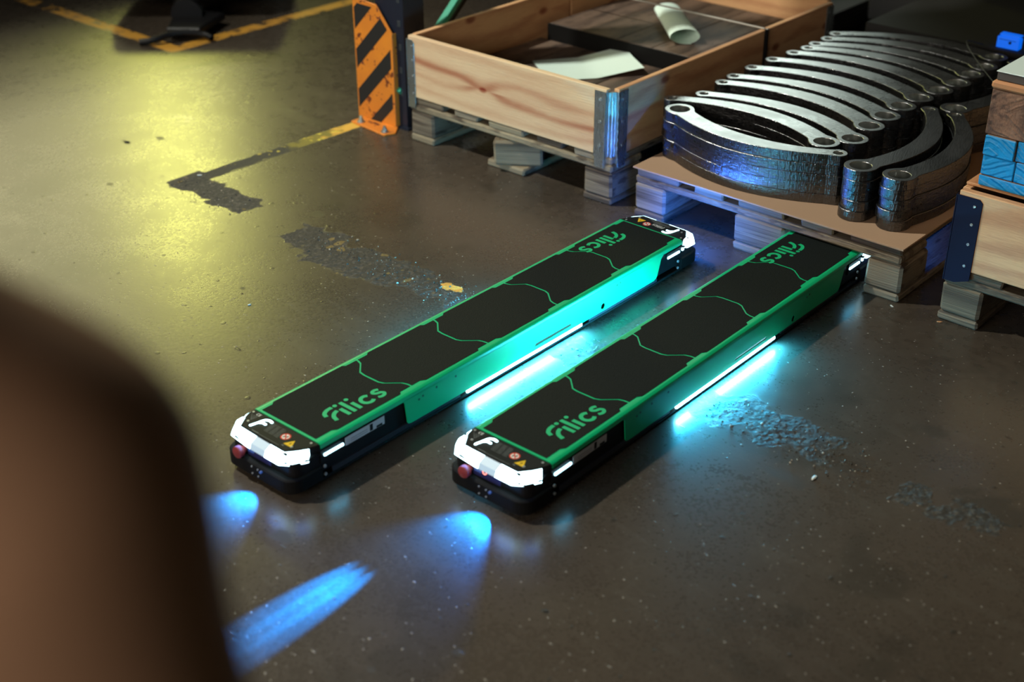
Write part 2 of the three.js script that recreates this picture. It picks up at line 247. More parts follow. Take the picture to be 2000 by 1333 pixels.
{ // high-bay lamp over the aisle
  const k = LIGHT.key, t = thing('high_bay_lamp', 'round high-bay lamp hanging above the aisle', 'lamp', k.at);
  mesh('lamp_shade', new THREE.LatheGeometry([[0.05, 0.3], [0.06, 0.28], [0.08, 0.16], [0.24, 0.0], [0.245, -0.02], [0.232, -0.015], [0.07, 0.15], [0.0, 0.16]].map(([x, y]) => new THREE.Vector2(x, y)), 32), std(0.2, 0.2, 0.2, 0.5, 0.5), t);
  mesh('suspension_rod', new THREE.CylinderGeometry(0.01, 0.01, 0.92, 8).translate(0, 0.75, 0), M.black, t);
  mesh('lamp_glass', new THREE.CylinderGeometry(0.2, 0.2, 0.012, 32).translate(0, 0.02, 0), glow(...k.color, 6), t);
  const s = new THREE.SpotLight(new THREE.Color().setRGB(...k.color), k.cd, 0, k.cone, 0.95, 2); s.position.set(0, -0.03, 0); s.shadow.radius = k.radius / 0.02; s.castShadow = true; s.target.position.set(k.aim[0] - k.at[0], -k.at[1], k.aim[2] - k.at[2]); t.add(s, s.target);
}
{ // yellow work light behind the rack row, mirrored in the floor
  const k = LIGHT.work, t = thing('flood_lamp', 'yellow flood lamp on the far side of the hall', 'lamp', k.at);
  t.lookAt(-0.69, 0, 0.345);
  mesh('housing', rbox(k.size[0] + 0.06, k.size[1] + 0.06, 0.1, 0.02).translate(0, 0, -0.06), M.black, t);
  mesh('lamp_glass', box(-k.size[0] / 2, k.size[0] / 2, -k.size[1] / 2, k.size[1] / 2, -0.008, 0.0), glow(...k.color, k.nits * 0.3), t);
  mesh('hanger_arm', new THREE.CylinderGeometry(0.025, 0.025, 0.7, 10).rotateX(-0.9).translate(0, 0.33, -0.33), M.black, t);
  const a = new THREE.RectAreaLight(new THREE.Color().setRGB(...k.color), k.nits, k.size[0], k.size[1]); a.rotation.y = Math.PI; a.position.z = 0.01; t.add(a);
}

// ---------------------------------------------------------------- the two low transport vehicles
const RW = 0.2012, RL = 1.225;
const green = std(0.0, 0.42, 0.165, 0.38), greenMark = std(0.0, 0.42, 0.165, 0.5);
const matBump = tex(256, 256, (u, v) => { const k = fbm(u * 90, v * 90, 2); return [k, k, k]; }, false); matBump.repeat.set(8, 8); matBump.wrapS = matBump.wrapT = THREE.RepeatWrapping;
const rubberMat = new THREE.MeshPhysicalMaterial({ specularIntensity: 0.25, color: new THREE.Color().setRGB(0.006, 0.009, 0.0085), roughness: 0.7, bumpMap: matBump, bumpScale: 0.0008 });
const bandGlow = glow(0.55, 0.9, 1.0, 8), sideGlow = glow(0.45, 0.85, 1.0, 5), stripGlow = glow(0.30, 0.8, 1.0, 36), bandDim = glow(0.14, 0.3, 0.4, 1, [0.4, 0.42, 0.45]);
function labelTexture(far) {
  const W = 1024, H = 352, c = document.createElement('canvas'); c.width = W; c.height = H; const g = c.getContext('2d'), k = W / RW;   // x across, y from the green plate outwards
  g.fillStyle = '#15181a'; g.fillRect(0, 0, W, H);
  const px = (x) => x * k, py = (y) => y * k;
  g.fillStyle = '#7c8587'; g.strokeStyle = '#7c8587';
  if (!far) {
    for (let i = 0; i < 9; i++) for (let j = 0; j < 3; j++) { const w = 0.010 + 0.008 * hash(i, j + 4); g.fillRect(px(0.072 + j * 0.0145 + i * 0.0006), py(0.0095 + i * 0.0034), px(Math.min(0.0125, w)), 3); }
    g.fillRect(px(0.058), py(0.051), px(0.02), 7); g.fillRect(px(0.08), py(0.0525), px(0.06), 3); g.fillRect(px(0.143), py(0.047), px(0.006), 9);
    g.lineWidth = 3; g.beginPath(); g.moveTo(px(0.012), py(0.013)); g.lineTo(px(0.028), py(0.030)); g.lineTo(px(0.031), py(0.006)); g.stroke();
    for (let i = 0; i < 4; i++) g.fillRect(px(0.018 + i * 0.002), py(0.015 + i * 0.0035), px(0.011 - i * 0.0018), 3);
    g.font = 'bold 52px sans-serif'; g.fillStyle = '#c4cccc'; g.fillText('CE', px(0.0205), py(0.0115));
  } else { g.font = 'italic bold 78px sans-serif'; g.fillStyle = '#c4cccc'; g.fillText('Filics', px(0.077), py(0.034)); g.fillRect(px(0.07), py(0.040), px(0.05), 3); g.fillRect(px(0.07), py(0.0455), px(0.06), 3); g.fillRect(px(0.10), py(0.051), px(0.04), 3); }
  { // no-stepping sign and electric hazard sign
    const x = px(0.128), y = py(far ? 0.022 : 0.0245), r = px(0.0108);
    g.fillStyle = '#d8d8d4'; g.beginPath(); g.arc(x, y, r, 0, 7); g.fill(); g.strokeStyle = '#c03a2a'; g.lineWidth = r * 0.24; g.beginPath(); g.arc(x, y, r * 0.88, 0, 7); g.stroke();
    g.fillStyle = '#15181a'; g.beginPath(); g.ellipse(x - r * 0.25, y + r * 0.1, r * 0.16, r * 0.45, 0.2, 0, 7); g.fill(); g.beginPath(); g.ellipse(x + r * 0.28, y - r * 0.12, r * 0.16, r * 0.42, 0.2, 0, 7); g.fill();
    g.beginPath(); g.moveTo(x - r * 0.6, y - r * 0.6); g.lineTo(x + r * 0.6, y + r * 0.6); g.stroke();
    const tx = px(0.1535), ty = py(far ? 0.028 : 0.0335), s = px(0.0125);
    g.fillStyle = '#d8b62a'; g.beginPath(); g.moveTo(tx, ty - s); g.lineTo(tx + s, ty + s * 0.8); g.lineTo(tx - s, ty + s * 0.8); g.closePath(); g.fill(); g.strokeStyle = '#2a2408'; g.lineWidth = 5; g.stroke();
    g.fillStyle = '#1a1606'; g.beginPath(); g.moveTo(tx + 8, ty - s * 0.5); g.lineTo(tx - 10, ty + s * 0.25); g.lineTo(tx, ty + s * 0.2); g.lineTo(tx - 8, ty + s * 0.68); g.lineTo(tx + 14, ty); g.lineTo(tx + 2, ty); g.closePath(); g.fill();
  }
  const t = new THREE.CanvasTexture(c); t.colorSpace = THREE.SRGBColorSpace; t.magFilter = THREE.LinearFilter; return t;
}
const capLabelMat = [false, true].map((f) => new THREE.MeshPhysicalMaterial({ map: labelTexture(f), roughness: 0.5, specularIntensity: 0.3 }));
const bolt = (r, h) => new THREE.CylinderGeometry(r, r, h, 12);
const boltM = std(0.5, 0.55, 0.58, 0.35, 0.6), redM = std(0.20, 0.02, 0.022, 0.5);
function endCap(parent, far, power) {
  const e = new THREE.Group(), CAP = far ? LIGHT.farCap : LIGHT.cap; e.name = 'end_cap'; parent.add(e);
  if (far) { e.position.set(RW, 0, -RL); e.rotation.y = Math.PI; }
  // bodies in plan: (x, s) with s pointing away from the vehicle's middle (z = +s here), so the shapes use -s
  const plan = (pts) => polyShape(pts.map(([x, s]) => [x, -s]));
  const inner = [[0.0, 0.0], [0.0045, 0.021], [0.027, 0.0565], [0.166, 0.0600], [0.192, 0.026], [0.2005, 0.0]];
  const outer = [[-0.003, 0.002], [-0.006, 0.038], [0.014, 0.068], [0.030, 0.0735], [0.160, 0.0765], [0.178, 0.070], [0.203, 0.036], [0.2045, 0.002]];
  const rc = (x0, x1, s1, r) => { const p = [[x0, 0]]; for (let i = 0; i <= 6; i++) { const a = i / 6 * Math.PI / 2; p.push([x0 + r - r * Math.cos(a), s1 - r + r * Math.sin(a)]); } for (let i = 0; i <= 6; i++) { const a = i / 6 * Math.PI / 2; p.push([x1 - r + r * Math.sin(a), s1 - r + r * Math.cos(a)]); } p.push([x1, 0]); return p; };
  mesh('bumper', [flat(plan(rc(-0.001, 0.2025, 0.083, 0.03)), 0.010, 0.034, 0.003), flat(plan(rc(0.004, 0.198, 0.079, 0.03)), 0.026, 0.004, 0)], M.blackMatte, e);
  mesh('cap_body', [flat(plan(rc(0.004, 0.197, 0.068, 0.022)), 0.040, 0.035, 0.002), flat(plan(outer), 0.072, 0.006, 0.002)], M.black, e);
  mesh('cap_lid', flat(plan(inner.map(([x, s]) => [x, s])), 0.078, 0.0155, 0.002), M.black, e);
  const lp = inner.map(([x, s]) => [x + (0.1006 - x) * 0.03, s * 0.965]), lg = new THREE.ShapeGeometry(plan(lp)), q = lg.attributes.position;
  for (let i = 0; i < q.count; i++) lg.attributes.uv.setXY(i, q.getX(i) / RW, 1 + q.getY(i) / (RW * 352 / 1024));
  mesh('printed_label', lg.rotateX(-Math.PI / 2).translate(0, 0.0938, 0), capLabelMat[far ? 1 : 0], e);
  // glowing band on the sloped edge
  const at = (P, t) => { const n = P.length - 1, f = t * n, i = Math.min(n - 1, Math.floor(f)); return [mix(P[i][0], P[i + 1][0], f - i), mix(P[i][1], P[i + 1][1], f - i)]; };
  const I = [[0.002, 0.004], [0.0055, 0.024], [0.027, 0.0575], [0.075, 0.0595], [0.115, 0.0602], [0.166, 0.0610], [0.183, 0.040], [0.1935, 0.022]], O = [[-0.008, 0.012], [-0.009, 0.044], [0.013, 0.0715], [0.073, 0.078], [0.113, 0.0785], [0.166, 0.0785], [0.190, 0.062], [0.2035, 0.034]];
  const band = (a, b) => {
    const P = [], n = 24; const quad = (p, r, s, t) => P.push(...p, ...r, ...s, ...p, ...s, ...t);
    for (let i = 0; i < n; i++) {
      const ta = mix(a, b, i / n), tb = mix(a, b, (i + 1) / n), A = at(I, ta), B = at(O, ta), C = at(I, tb), D = at(O, tb), yi = 0.0925, ym = 0.083, yo = 0.071, m = (p, r) => [(p[0] + r[0]) / 2 + (r[0] - p[0]) * 0.28, ym, (p[1] + r[1]) / 2 + (r[1] - p[1]) * 0.28];
      const a0 = [A[0], yi, A[1]], c0 = [C[0], yi, C[1]], a1 = m(A, B), c1 = m(C, D), a2 = [B[0], yo, B[1]], c2 = [D[0], yo, D[1]], a3 = [A[0], yo, A[1]], c3 = [C[0], yo, C[1]];
      quad(a0, a1, c1, c0); quad(a1, a2, c2, c1); quad(a2, a3, c3, c2); quad(a3, a0, c0, c3);
      if (i === 0) { P.push(...a0, ...a3, ...a1, ...a1, ...a3, ...a2); } if (i === n - 1) { P.push(...c0, ...c1, ...c3, ...c1, ...c2, ...c3); }
    }
    const g = new THREE.BufferGeometry(); g.setAttribute('position', new THREE.Float32BufferAttribute(P, 3)); g.setAttribute('uv', new THREE.Float32BufferAttribute(new Float32Array(P.length / 3 * 2), 2)); g.computeVertexNormals(); return g;
  };
  mesh('light_band', band(0.0, 0.455), bandGlow, e); mesh('light_band', band(0.60, 1.0), bandGlow, e); mesh('sensor_window', band(0.455, 0.60), bandDim, e);
  // glowing letter icon
  mesh('glowing_icon', [flat(stroke([[0.044, -0.044], [0.0475, -0.030], [0.0525, -0.0125], [0.060, -0.0085], [0.069, -0.0095]], 0.0050), 0.0938, 0.001), flat(stroke([[0.050, -0.0265], [0.056, -0.0225], [0.0645, -0.0225]], 0.0047), 0.0938, 0.0012)], bandGlow, e);
  for (const [x, s] of [[0.0105, 0.008], [0.0285, 0.037], [0.184, 0.008], [0.165, 0.0415]]) mesh('screw', bolt(0.0026, 0.0016).translate(x, 0.0944, s), boltM, e);
  for (const [x, y] of [[0.088, 0.036], [0.106, 0.036], [0.088, 0.020], [0.106, 0.020]]) mesh('screw', bolt(0.0018, 0.003).rotateX(Math.PI / 2).translate(x, y, 0.0835), boltM, e);
  for (const s of [0.196, 0.004]) mesh('band_clip', rbox(0.01, 0.005, 0.006, 0.002).translate(s > 0.1 ? 0.169 : 0.006, 0.0895, s > 0.1 ? 0.0615 : 0.027), M.black, e);
  if (!far) {
    mesh('emergency_stop', new THREE.LatheGeometry([[0.0, 0], [0.0075, 0], [0.0075, 0.010], [0.0125, 0.012], [0.0130, 0.021], [0.0115, 0.0245], [0.0, 0.025]].map(([x, y]) => new THREE.Vector2(x, y)), 24).rotateX(Math.PI / 2).translate(0.051, 0.0545, 0.066), redM, e);
    mesh('control_panel', rbox(0.07, 0.024, 0.004, 0.0015).translate(0.095, 0.058, 0.0675), std(0.02, 0.02, 0.09, 0.4), e);
    if (power) mesh('power_ring', new THREE.TorusGeometry(0.0045, 0.0009, 8, 20, Math.PI * 1.6).rotateZ(Math.PI * 0.72).translate(0.0905, 0.0625, 0.0702), glow(1.0, 0.18, 0.12, 3), e);
    for (const [x, y, z] of [[0.068, 0.060, 0.069], [0.074, 0.060, 0.069], [0.080, 0.060, 0.069], [0.117, 0.036, 0.0845]]) mesh('projector_lens', new THREE.CylinderGeometry(0.0028, 0.0028, 0.006, 14).rotateX(Math.PI / 2).translate(x, y, z), glow(0.02, 0.12, 0.6, 0.4, [0.05, 0.05, 0.05]), e);
  }
  const a = (x, s, w, ry, k) => { const l = new THREE.RectAreaLight(new THREE.Color().setRGB(0.02, 0.16, 1.0), k, w, 0.012); l.position.set(x, 0.073, s); l.rotation.order = 'YXZ'; l.rotation.set(-0.35, Math.PI + ry, 0); l.rotation.x = -0.35; l.rotation.y = ry + Math.PI; l.lookAt; e.add(l); const d = V(Math.sin(ry), -0.35, Math.cos(ry)); l.userData.d = d; e.updateWorldMatrix(true, false); const p = e.localToWorld(V(x, 0.073, s).add(d)); l.lookAt(p); l.rotateY(0); };
  a(0.04, 0.0815, 0.055, 0, CAP); a(0.145, 0.0815, 0.05, 0, CAP); a(-0.010, 0.045, 0.03, -1.0, CAP * (far ? 0.08 : 0.5)); a(0.200, 0.062, 0.03, 0.8, CAP * (far ? 0.08 : 0.5));
  return e;
}
function vehicle(label, at, turn, power) {
  const t = thing('transport_robot', label, 'robot', at, turn, undefined);
  t.updateMatrixWorld(true);
  const S = (pts) => polyShape(pts);    // plan: (x, s), s = -z
  // black chassis with a thin floor rail each side, four wheels
  mesh('chassis', [box(0.007, 0.1942, 0.026, 0.0885, -RL, 0.0), box(0.002, 0.1992, 0.048, 0.078, -0.062, 0.0), box(0.002, 0.1992, 0.048, 0.078, -RL, -RL + 0.062)], M.black, t);
  mesh('floor_plate', flat(S([[0.002, 0], [0.1992, 0], [0.1992, RL], [0.002, RL]]), 0.008, 0.006, 0.001), M.blackMatte, t);
  for (const x of [0.0035, 0.1935]) for (const [z0, z1, y1] of [[-RL + 0.1, -0.85, 0.022], [-0.4, -0.03, 0.026]]) mesh('guard_rail', box(x, x + 0.0042, 0.013, y1, z0, z1), M.rail, t);
  for (const [x, z] of [[0.05, -0.1], [0.15, -0.1], [0.05, -RL + 0.1], [0.15, -RL + 0.1], [0.1, -RL / 2]]) mesh('wheel', new THREE.CylinderGeometry(0.022, 0.022, 0.03, 20).rotateZ(Math.PI / 2).translate(x, 0.022, z), M.blackMatte, t);
  // painted top: flat sheet and the rolled edge either side
  const r = 0.007, roll = new THREE.Shape(); roll.moveTo(0, 0.0835); roll.lineTo(0, 0.095 - r); for (let i = 0; i <= 6; i++) { const a = i / 6 * Math.PI / 2; roll.lineTo(r - r * Math.cos(a), 0.095 - r + r * Math.sin(a)); } roll.lineTo(0.012, 0.095); roll.lineTo(0.012, 0.0925); roll.lineTo(r, 0.0925); roll.lineTo(0.0025, 0.088); roll.lineTo(0.0025, 0.0835); roll.closePath();
  const g1 = new THREE.ExtrudeGeometry(roll, { depth: RL - 0.002, bevelEnabled: false }).translate(0, 0, -RL + 0.001), g2 = g1.clone().applyMatrix4(new THREE.Matrix4().makeRotationY(Math.PI)).translate(RW, 0, -RL);
  mesh('top_plate', [toCreasedNormals(g1, 0.6), toCreasedNormals(g2, 0.6), box(0.0118, RW - 0.0118, 0.0925, 0.095, -RL + 0.001, -0.001)], green, t);
  // side aprons with clipped ends, cable slot and hole
  const apron = () => { const s = S([[0.224, 0.086], [0.231, 0.078], [0.236, 0.030], [0.240, 0.025], [0.247, 0.0235], [1.108, 0.0235], [1.117, 0.027], [1.121, 0.034], [1.134, 0.074], [1.140, 0.081], [1.152, 0.086]]); const h = new THREE.Path(); h.absarc(0.899, 0.0365, 0.0075, 0, Math.PI * 2, true); s.holes.push(h); return s; };
  const slot = () => { const s = apron(), h = new THREE.Path(); h.moveTo(0.645, 0.0345); h.lineTo(0.778, 0.0345); h.lineTo(0.778, 0.0400); h.lineTo(0.650, 0.0400); h.closePath(); s.holes.push(h); return s; };
  mesh('side_apron', extr(slot(), 0.0025, 0.0004, 16).rotateY(Math.PI / 2).translate(RW - 0.0025, 0, 0), green, t);
  mesh('side_apron', extr(apron(), 0.0025, 0.0004, 16).rotateY(Math.PI / 2).translate(0, 0, 0), green, t);
  for (const [s, y] of [[0.272, 0.074], [0.284, 0.077], [0.325, 0.079], [0.384, 0.079], [0.953, 0.076], [0.966, 0.078]]) for (const x of [0, RW]) mesh('rivet', bolt(0.0028, 0.0016).rotateZ(Math.PI / 2).translate(x, y - 0.004, -s), std(0.02, 0.16, 0.09, 0.4, 0.4), t);
  // five grip mats with stepped, waving gaps between
  const wave = [[0.012, 0], [0.022, 0], [0.034, -0.004], [0.060, -0.030], [0.075, -0.0325], [0.118, -0.0325], [0.130, -0.028], [0.158, -0.003], [0.170, 0.001], [0.192, 0.0015]];
  const B = [[0.269, 1], [0.507, 1], [0.749, -1], [0.986, -1]], gap = 0.0026;
  const bound = (k, off) => wave.map(([x, d]) => [k.length ? x : 0, k[0] + (k[1] > 0 ? d : -d) + off]);
  const mats = [];
  for (let i = 0; i < 5; i++) {
    const lo = i ? bound(B[i - 1], gap) : [[0.0135, 0.007], [0.1785, 0.007]], hi = i < 4 ? bound(B[i], -gap) : [[0.0135, RL - 0.006], [0.1785, RL - 0.006]];
    const fix = (P) => { P[0] = [0.0185, P[0][1]]; P[P.length - 1] = [0.1805, P[P.length - 1][1]]; return P.filter(([x], j) => j === 0 || j === P.length - 1 || (x > 0.0195 && x < 0.1795)); };
    const a = fix(lo), b = fix(hi), ta = 0.031, R0 = a[a.length - 1][1], R1 = b[b.length - 1][1], L0 = a[0][1], L1 = b[0][1];
    const right = [[0.1805, R0 + ta - 0.006 + (i ? 0 : 0.016)], [0.1875, R0 + ta + 0.004 + (i ? 0 : 0.016)], [0.1875, R1 - ta - 0.004 - (i < 4 ? 0 : 0.006)], [0.1805, R1 - ta + 0.002 - (i < 4 ? 0 : 0.006)]];
    const left = [[0.0185, L1 - ta + 0.002], [0.0125, L1 - ta - 0.004], [0.0125, L0 + ta + 0.004], [0.0185, L0 + ta - 0.004]];
    mats.push(mesh('grip_mat', flat(S([...a, ...right, ...b.reverse(), ...left]), 0.0948, 0.0010), rubberMat, t));
  }
  // green lettering "Filics" on the end mats
  const T = (x, y) => [0.167 - y, 0.070 + x], w = 0.0088, L = [];
  const arc = (cx, cy, rr, a0, a1, n = 7) => Array.from({ length: n }, (_, i) => T(cx + rr * Math.cos(mix(a0, a1, i / (n - 1))), cy + rr * Math.sin(mix(a0, a1, i / (n - 1)))));
  L.push(stroke([T(0.034, 0.0475), T(0.020, 0.0465), T(0.008, 0.040), T(0.0035, 0.029)], w, 5, false), stroke([T(0.0335, 0.0300), T(0.024, 0.0275), T(0.014, 0.0185), T(0.0095, 0.004)], w, 5, false));
  for (const [x, h] of [[0.0425, 0.031], [0.0578, 0.0495], [0.0735, 0.031]]) L.push(polyShape([T(x - w / 2, 0.001), T(x + w / 2, 0.001), T(x + w / 2, h), T(x - w / 2, h)]));
  const dot = (x) => { const s = new THREE.Shape(), [cx, cy] = T(x, 0.0475); s.absarc(cx, cy, w * 0.56, 0, Math.PI * 2); return s; };
  L.push(dot(0.0425), dot(0.0735), stroke(arc(0.103, 0.016, 0.0135, 0.75, Math.PI * 2 - 0.75, 11), w, 3, false));
  L.push(stroke([T(0.1445, 0.0265), T(0.138, 0.0295), T(0.1305, 0.0290), T(0.1265, 0.0238), T(0.1315, 0.0180), T(0.1405, 0.0150), T(0.1445, 0.0090), T(0.1400, 0.0030), T(0.1320, 0.0020), T(0.1245, 0.0055)], w * 0.92, 4, false));
  const word = () => L.map((s) => flat(s, 0.0956, 0.0006));
  mesh('lettering', word(), greenMark, mats[0]);
  mesh('lettering', mergeGeometries(word().map((g) => (g.index ? g.toNonIndexed() : g))).applyMatrix4(new THREE.Matrix4().makeTranslation(RW, 0, -RL).multiply(new THREE.Matrix4().makeRotationY(Math.PI))), greenMark, mats[4]);
  // long under-lights, short marker lights, screws, rating label
  const col = new THREE.Color().setRGB(...LIGHT.strip);
  for (const side of [1, -1]) {
    const X = side > 0 ? RW : 0;
    mesh('light_strip', rbox(0.006, 0.0085, 0.402, 0.003).translate(X - side * 0.0015, 0.0195, -0.619), stripGlow, t);
    const aim = (x, y, z, w, h, dx, dy, k) => { const l = new THREE.RectAreaLight(col, k, w, h); l.position.set(x, y, z); t.add(l); t.updateMatrixWorld(true); l.lookAt(t.localToWorld(V(x + dx, y + dy, z))); return l; };
    aim(X + side * 0.0030, 0.0195, -0.619, 0.40, 0.009, side, -0.6, LIGHT.stripNits);
    for (const z of [-0.0335, -RL + 0.036]) { mesh('marker_light', rbox(0.004, 0.0062, 0.052, 0.0018).translate(X - side * 0.0005, 0.066, z), sideGlow, t); aim(X + side * 0.0022, 0.066, z, 0.05, 0.006, side, 0, LIGHT.bar); }
    mesh('marker_light', new THREE.SphereGeometry(0.0042, 12, 8).translate(X - side * 0.001, 0.068, -RL - 0.003), sideGlow, t);
    for (const z of [-0.008, -RL + 0.014]) for (const y of [0.040, 0.0215]) mesh('screw', bolt(0.0034, 0.003).rotateZ(Math.PI / 2).translate(X - side * 0.0005, y, z), boltM, t);
  }
  mesh('rating_label', rbox(0.001, 0.019, 0.108, 0.0004).translate(0.1996, 0.0675, -0.119), std(0.55, 0.56, 0.6, 0.25, 0.3), t);
  mesh('label_print', [box(0.2000, 0.2004, 0.060, 0.075, -0.140, -0.132), box(0.2000, 0.2004, 0.059, 0.064, -0.166, -0.15), box(0.2000, 0.2004, 0.068, 0.0685, -0.125, -0.08), box(0.2000, 0.2004, 0.063, 0.0635, -0.125, -0.08)], M.black, t);
  endCap(t, false, power); endCap(t, true, false);
  // blue floor-warning projectors in the nose
  const spot = (x, y, z, tx, tz, ang, cd) => { const s = new THREE.SpotLight(new THREE.Color().setRGB(0.0, 0.23, 1.0), cd, 0, ang, 1.0, 2); s.position.set(x, y, z); s.shadow.radius = 0.15; s.castShadow = true; s.target.position.set(tx, 0, tz); t.add(s, s.target); };
  spot(0.117, 0.036, 0.089, 0.118, 0.175, 0.72, LIGHT.nearSpot); for (const k of [-1, 0, 1]) spot(0.074 + k * 0.006, 0.060, 0.0735, 0.060 + k * 0.027, 0.50, 0.066, LIGHT.farSpot * (k ? 0.55 : 0.8));
  return t;
}
vehicle('low black and green transport robot standing clear of the pallets, at left', [1.0055, 0, 1.441], 0.008, false);
vehicle('low black and green transport robot driving in under the pallet of steel arms', [1.3867, 0, 1.1952], 0.0148, true);

// ---------------------------------------------------------------- pallets
function pallet(label, at, turn, seed, o = {}) {
  const t = thing('wooden_pallet', label, 'pallet', at, turn), R = rng(seed), pick = (a) => a[Math.floor(R() * a.length)], mats = o.mats ?? M.old;
  const uv = (g, ax) => uvBox(g, 1.28, 0.32, ax, R(), R());
  for (const [a, b] of o.top ?? [[0, 0.145], [0.186, 0.286], [0.3275, 0.4725], [0.514, 0.614], [0.655, 0.8]]) mesh('deck_board', uv(plank(a + R() * 0.006, b - R() * 0.006, 0.121, 0.1425, -1.2, -0.002 - R() * 0.008, 0.004, R, 0.004), 'z'), pick(mats), t);
  for (const z of [-0.0725, -0.6, -1.1275]) mesh('cross_board', uv(plank(0, 0.8, 0.0995, 0.1215, z - 0.0725, z + 0.0705, 0.005, R, 0.003), 'x'), pick(o.cross ?? mats), t);
  for (const x of o.blocks ?? [[0, 0.1], [0.3275, 0.4725], [0.7, 0.8]]) {
    const c = (x[0] + x[1]) / 2, w = x[1] - x[0];
    [-0.0725, -0.6, -1.1275].forEach((z, i) => {
      const g = uv(plank(-w / 2, w / 2, 0.0215, 0.100, -0.0725, 0.0705, 0.007, R, 0.005), 'z'); if (o.twist && c > 0.3 && c < 0.5 && i === 0) g.rotateY(o.twist);
      mesh('block', g.translate(c, 0, z), pick(o.blockMats ?? mats), t);
    });
    mesh('bottom_board', uv(plank(c - w / 2 - 0.001, c + w / 2 + 0.001, 0.0, 0.022, -1.2, -0.001, 0.005, R, 0.003), 'z'), pick(mats), t);
  }
  return t;
}
pallet('grey weathered wooden pallet under the open wooden frame box', [0, 0, 0], 0, 21, { twist: 0.6 });
pallet('brown weathered wooden pallet carrying cardboard and stacks of curved steel arms', [0.8853, 0, 0.0027], 0.0044, 5, { mats: [...M.old.slice(0, 2), ...M.oldBrown], blocks: [[0, 0.1], [0.3275, 0.4725], [0.712, 0.806]] });
pallet('dark weathered wooden pallet at the right edge under the timber beams', [1.8, 0, 0.004], 0.0, 9, { mats: M.oldBrown });

// ---------------------------------------------------------------- pallet collars (frame boxes)
function bracketGeo() {   // outer corner at the origin, legs along -x and -z; the knuckle sits in the cut corner
  return [box(-0.064, -0.024, -0.005, 0.188, 0, 0.0022), box(-0.060, -0.028, -0.034, -0.005, 0, 0.0022), box(-0.0, 0.0022, -0.005, 0.188, -0.064, -0.024), box(0, 0.0022, -0.034, -0.005, -0.060, -0.028),
    box(-0.0262, -0.024, -0.030, 0.187, -0.013, 0.0022), box(-0.013, 0.0022, -0.030, 0.187, -0.0262, -0.024), new THREE.BoxGeometry(0.022, 0.187, 0.0022).rotateY(Math.PI / 4).translate(-0.0165, 0.0935, -0.0165),
    new THREE.CylinderGeometry(0.0045, 0.0045, 0.196, 12).translate(-0.013, 0.09, -0.013), new THREE.CylinderGeometry(0.003, 0.003, 0.186, 10).translate(-0.021, 0.093, -0.0085), new THREE.CylinderGeometry(0.003, 0.003, 0.186, 10).translate(-0.0085, 0.093, -0.021)];
}
function collar(label, at, turn, o = {}) {
  const t = thing('pallet_collar', label, 'frame box', at, turn), R = rng(o.seed ?? 1), y0 = 0.001, y1 = 0.195;
  const B = (n, x0, x1, z0, z1, m, ax, ou = R(), ov = R()) => { const u = ax === 'x'; return mesh(n, uvBox(plank(x0, x1, y0, y1, z0, z1, 0.002, R, 0.001), 1.28, 0.32, ax, ou, ov), m, t); };
  B('side_board', 0.003, 0.775, -0.020, -0.0005, o.front ?? M.pine, 'x', 0, 0.02);
  B('side_board', 0.003, 0.775, -1.2, -1.18, o.back ?? M.pine2, 'x');
  B('side_board', 0.7805, 0.7995, -0.765, -0.026, o.right ?? M.pine2, 'z'); B('side_board', 0.7805, 0.7995, -1.174, -0.771, o.right ?? M.pine2, 'z');
  B('side_board', 0.0005, 0.0195, -0.765, -0.022, o.left ?? M.pine2, 'z'); B('side_board', 0.0005, 0.0195, -1.174, -0.771, o.left ?? M.pine2, 'z');
  const m = o.metal ?? M.zinc, hole = M.black;
  const put = (x, z, ry, rivets) => {
    const g = new THREE.Group(); g.name = 'corner_bracket'; g.position.set(x, 0, z); g.rotation.y = ry; t.add(g);
    mesh('bracket_plate', bracketGeo(), m, g);
    for (const y of [0.03, 0.10, 0.165]) for (const k of [0, 1]) mesh('rivet', bolt(0.005, 0.002).rotateX(Math.PI / 2).translate(-0.044, y, 0.003).applyMatrix4(new THREE.Matrix4().makeRotationY(k ? Math.PI / 2 : 0).premultiply(new THREE.Matrix4().makeTranslation(0, 0, k ? -0.088 : 0))), m, g);
    return g;
  };
  put(0.8, 0, 0); put(0.8, -1.2, Math.PI / 2);
  { const g = new THREE.Group(); g.name = 'corner_bracket'; t.add(g); const w = o.plate ?? 0.030; const s = polyShape([[0.001, -0.034], [0.026, -0.034], [w, -0.02], [w, 0.176], [w - 0.008, 0.184], [0.001, 0.184]]); mesh('bracket_plate', [extr(s, 0.002, 0.0005).translate(0, 0, 0.0), box(-0.0022, 0, -0.034, 0.184, -0.05, 0.002)], m, g);
    for (const y of [0.165, 0.12, 0.07, 0.015]) mesh('rivet', bolt(0.0035, 0.0025).rotateX(Math.PI / 2).translate(w * 0.72, y, 0.0025), o.rivet ?? m, g); }
  put(0, -1.2, Math.PI);
  for (const x of [-0.0022, 0.7995]) mesh('hinge', [box(x, x + 0.0026, 0.0, 0.197, -0.778, -0.758), new THREE.CylinderGeometry(0.006, 0.006, 0.196, 12).translate(x + 0.0013, 0.098, -0.768)], M.black, t);
  return t;
}
collar('open pale pine frame box with steel corner brackets holding sheets of paper', [0, 0.1435, 0], 0, { seed: 4 });
const navyPaint = phys(0.006, 0.005, 0.02, 0.6, 0.25);
collar('pinkish pine frame box with dark blue corner plate at the right edge', [1.802, 0.1435, 0.008], 0, { seed: 8, front: M.pine2, metal: navyPaint, plate: 0.062, rivet: M.zinc });

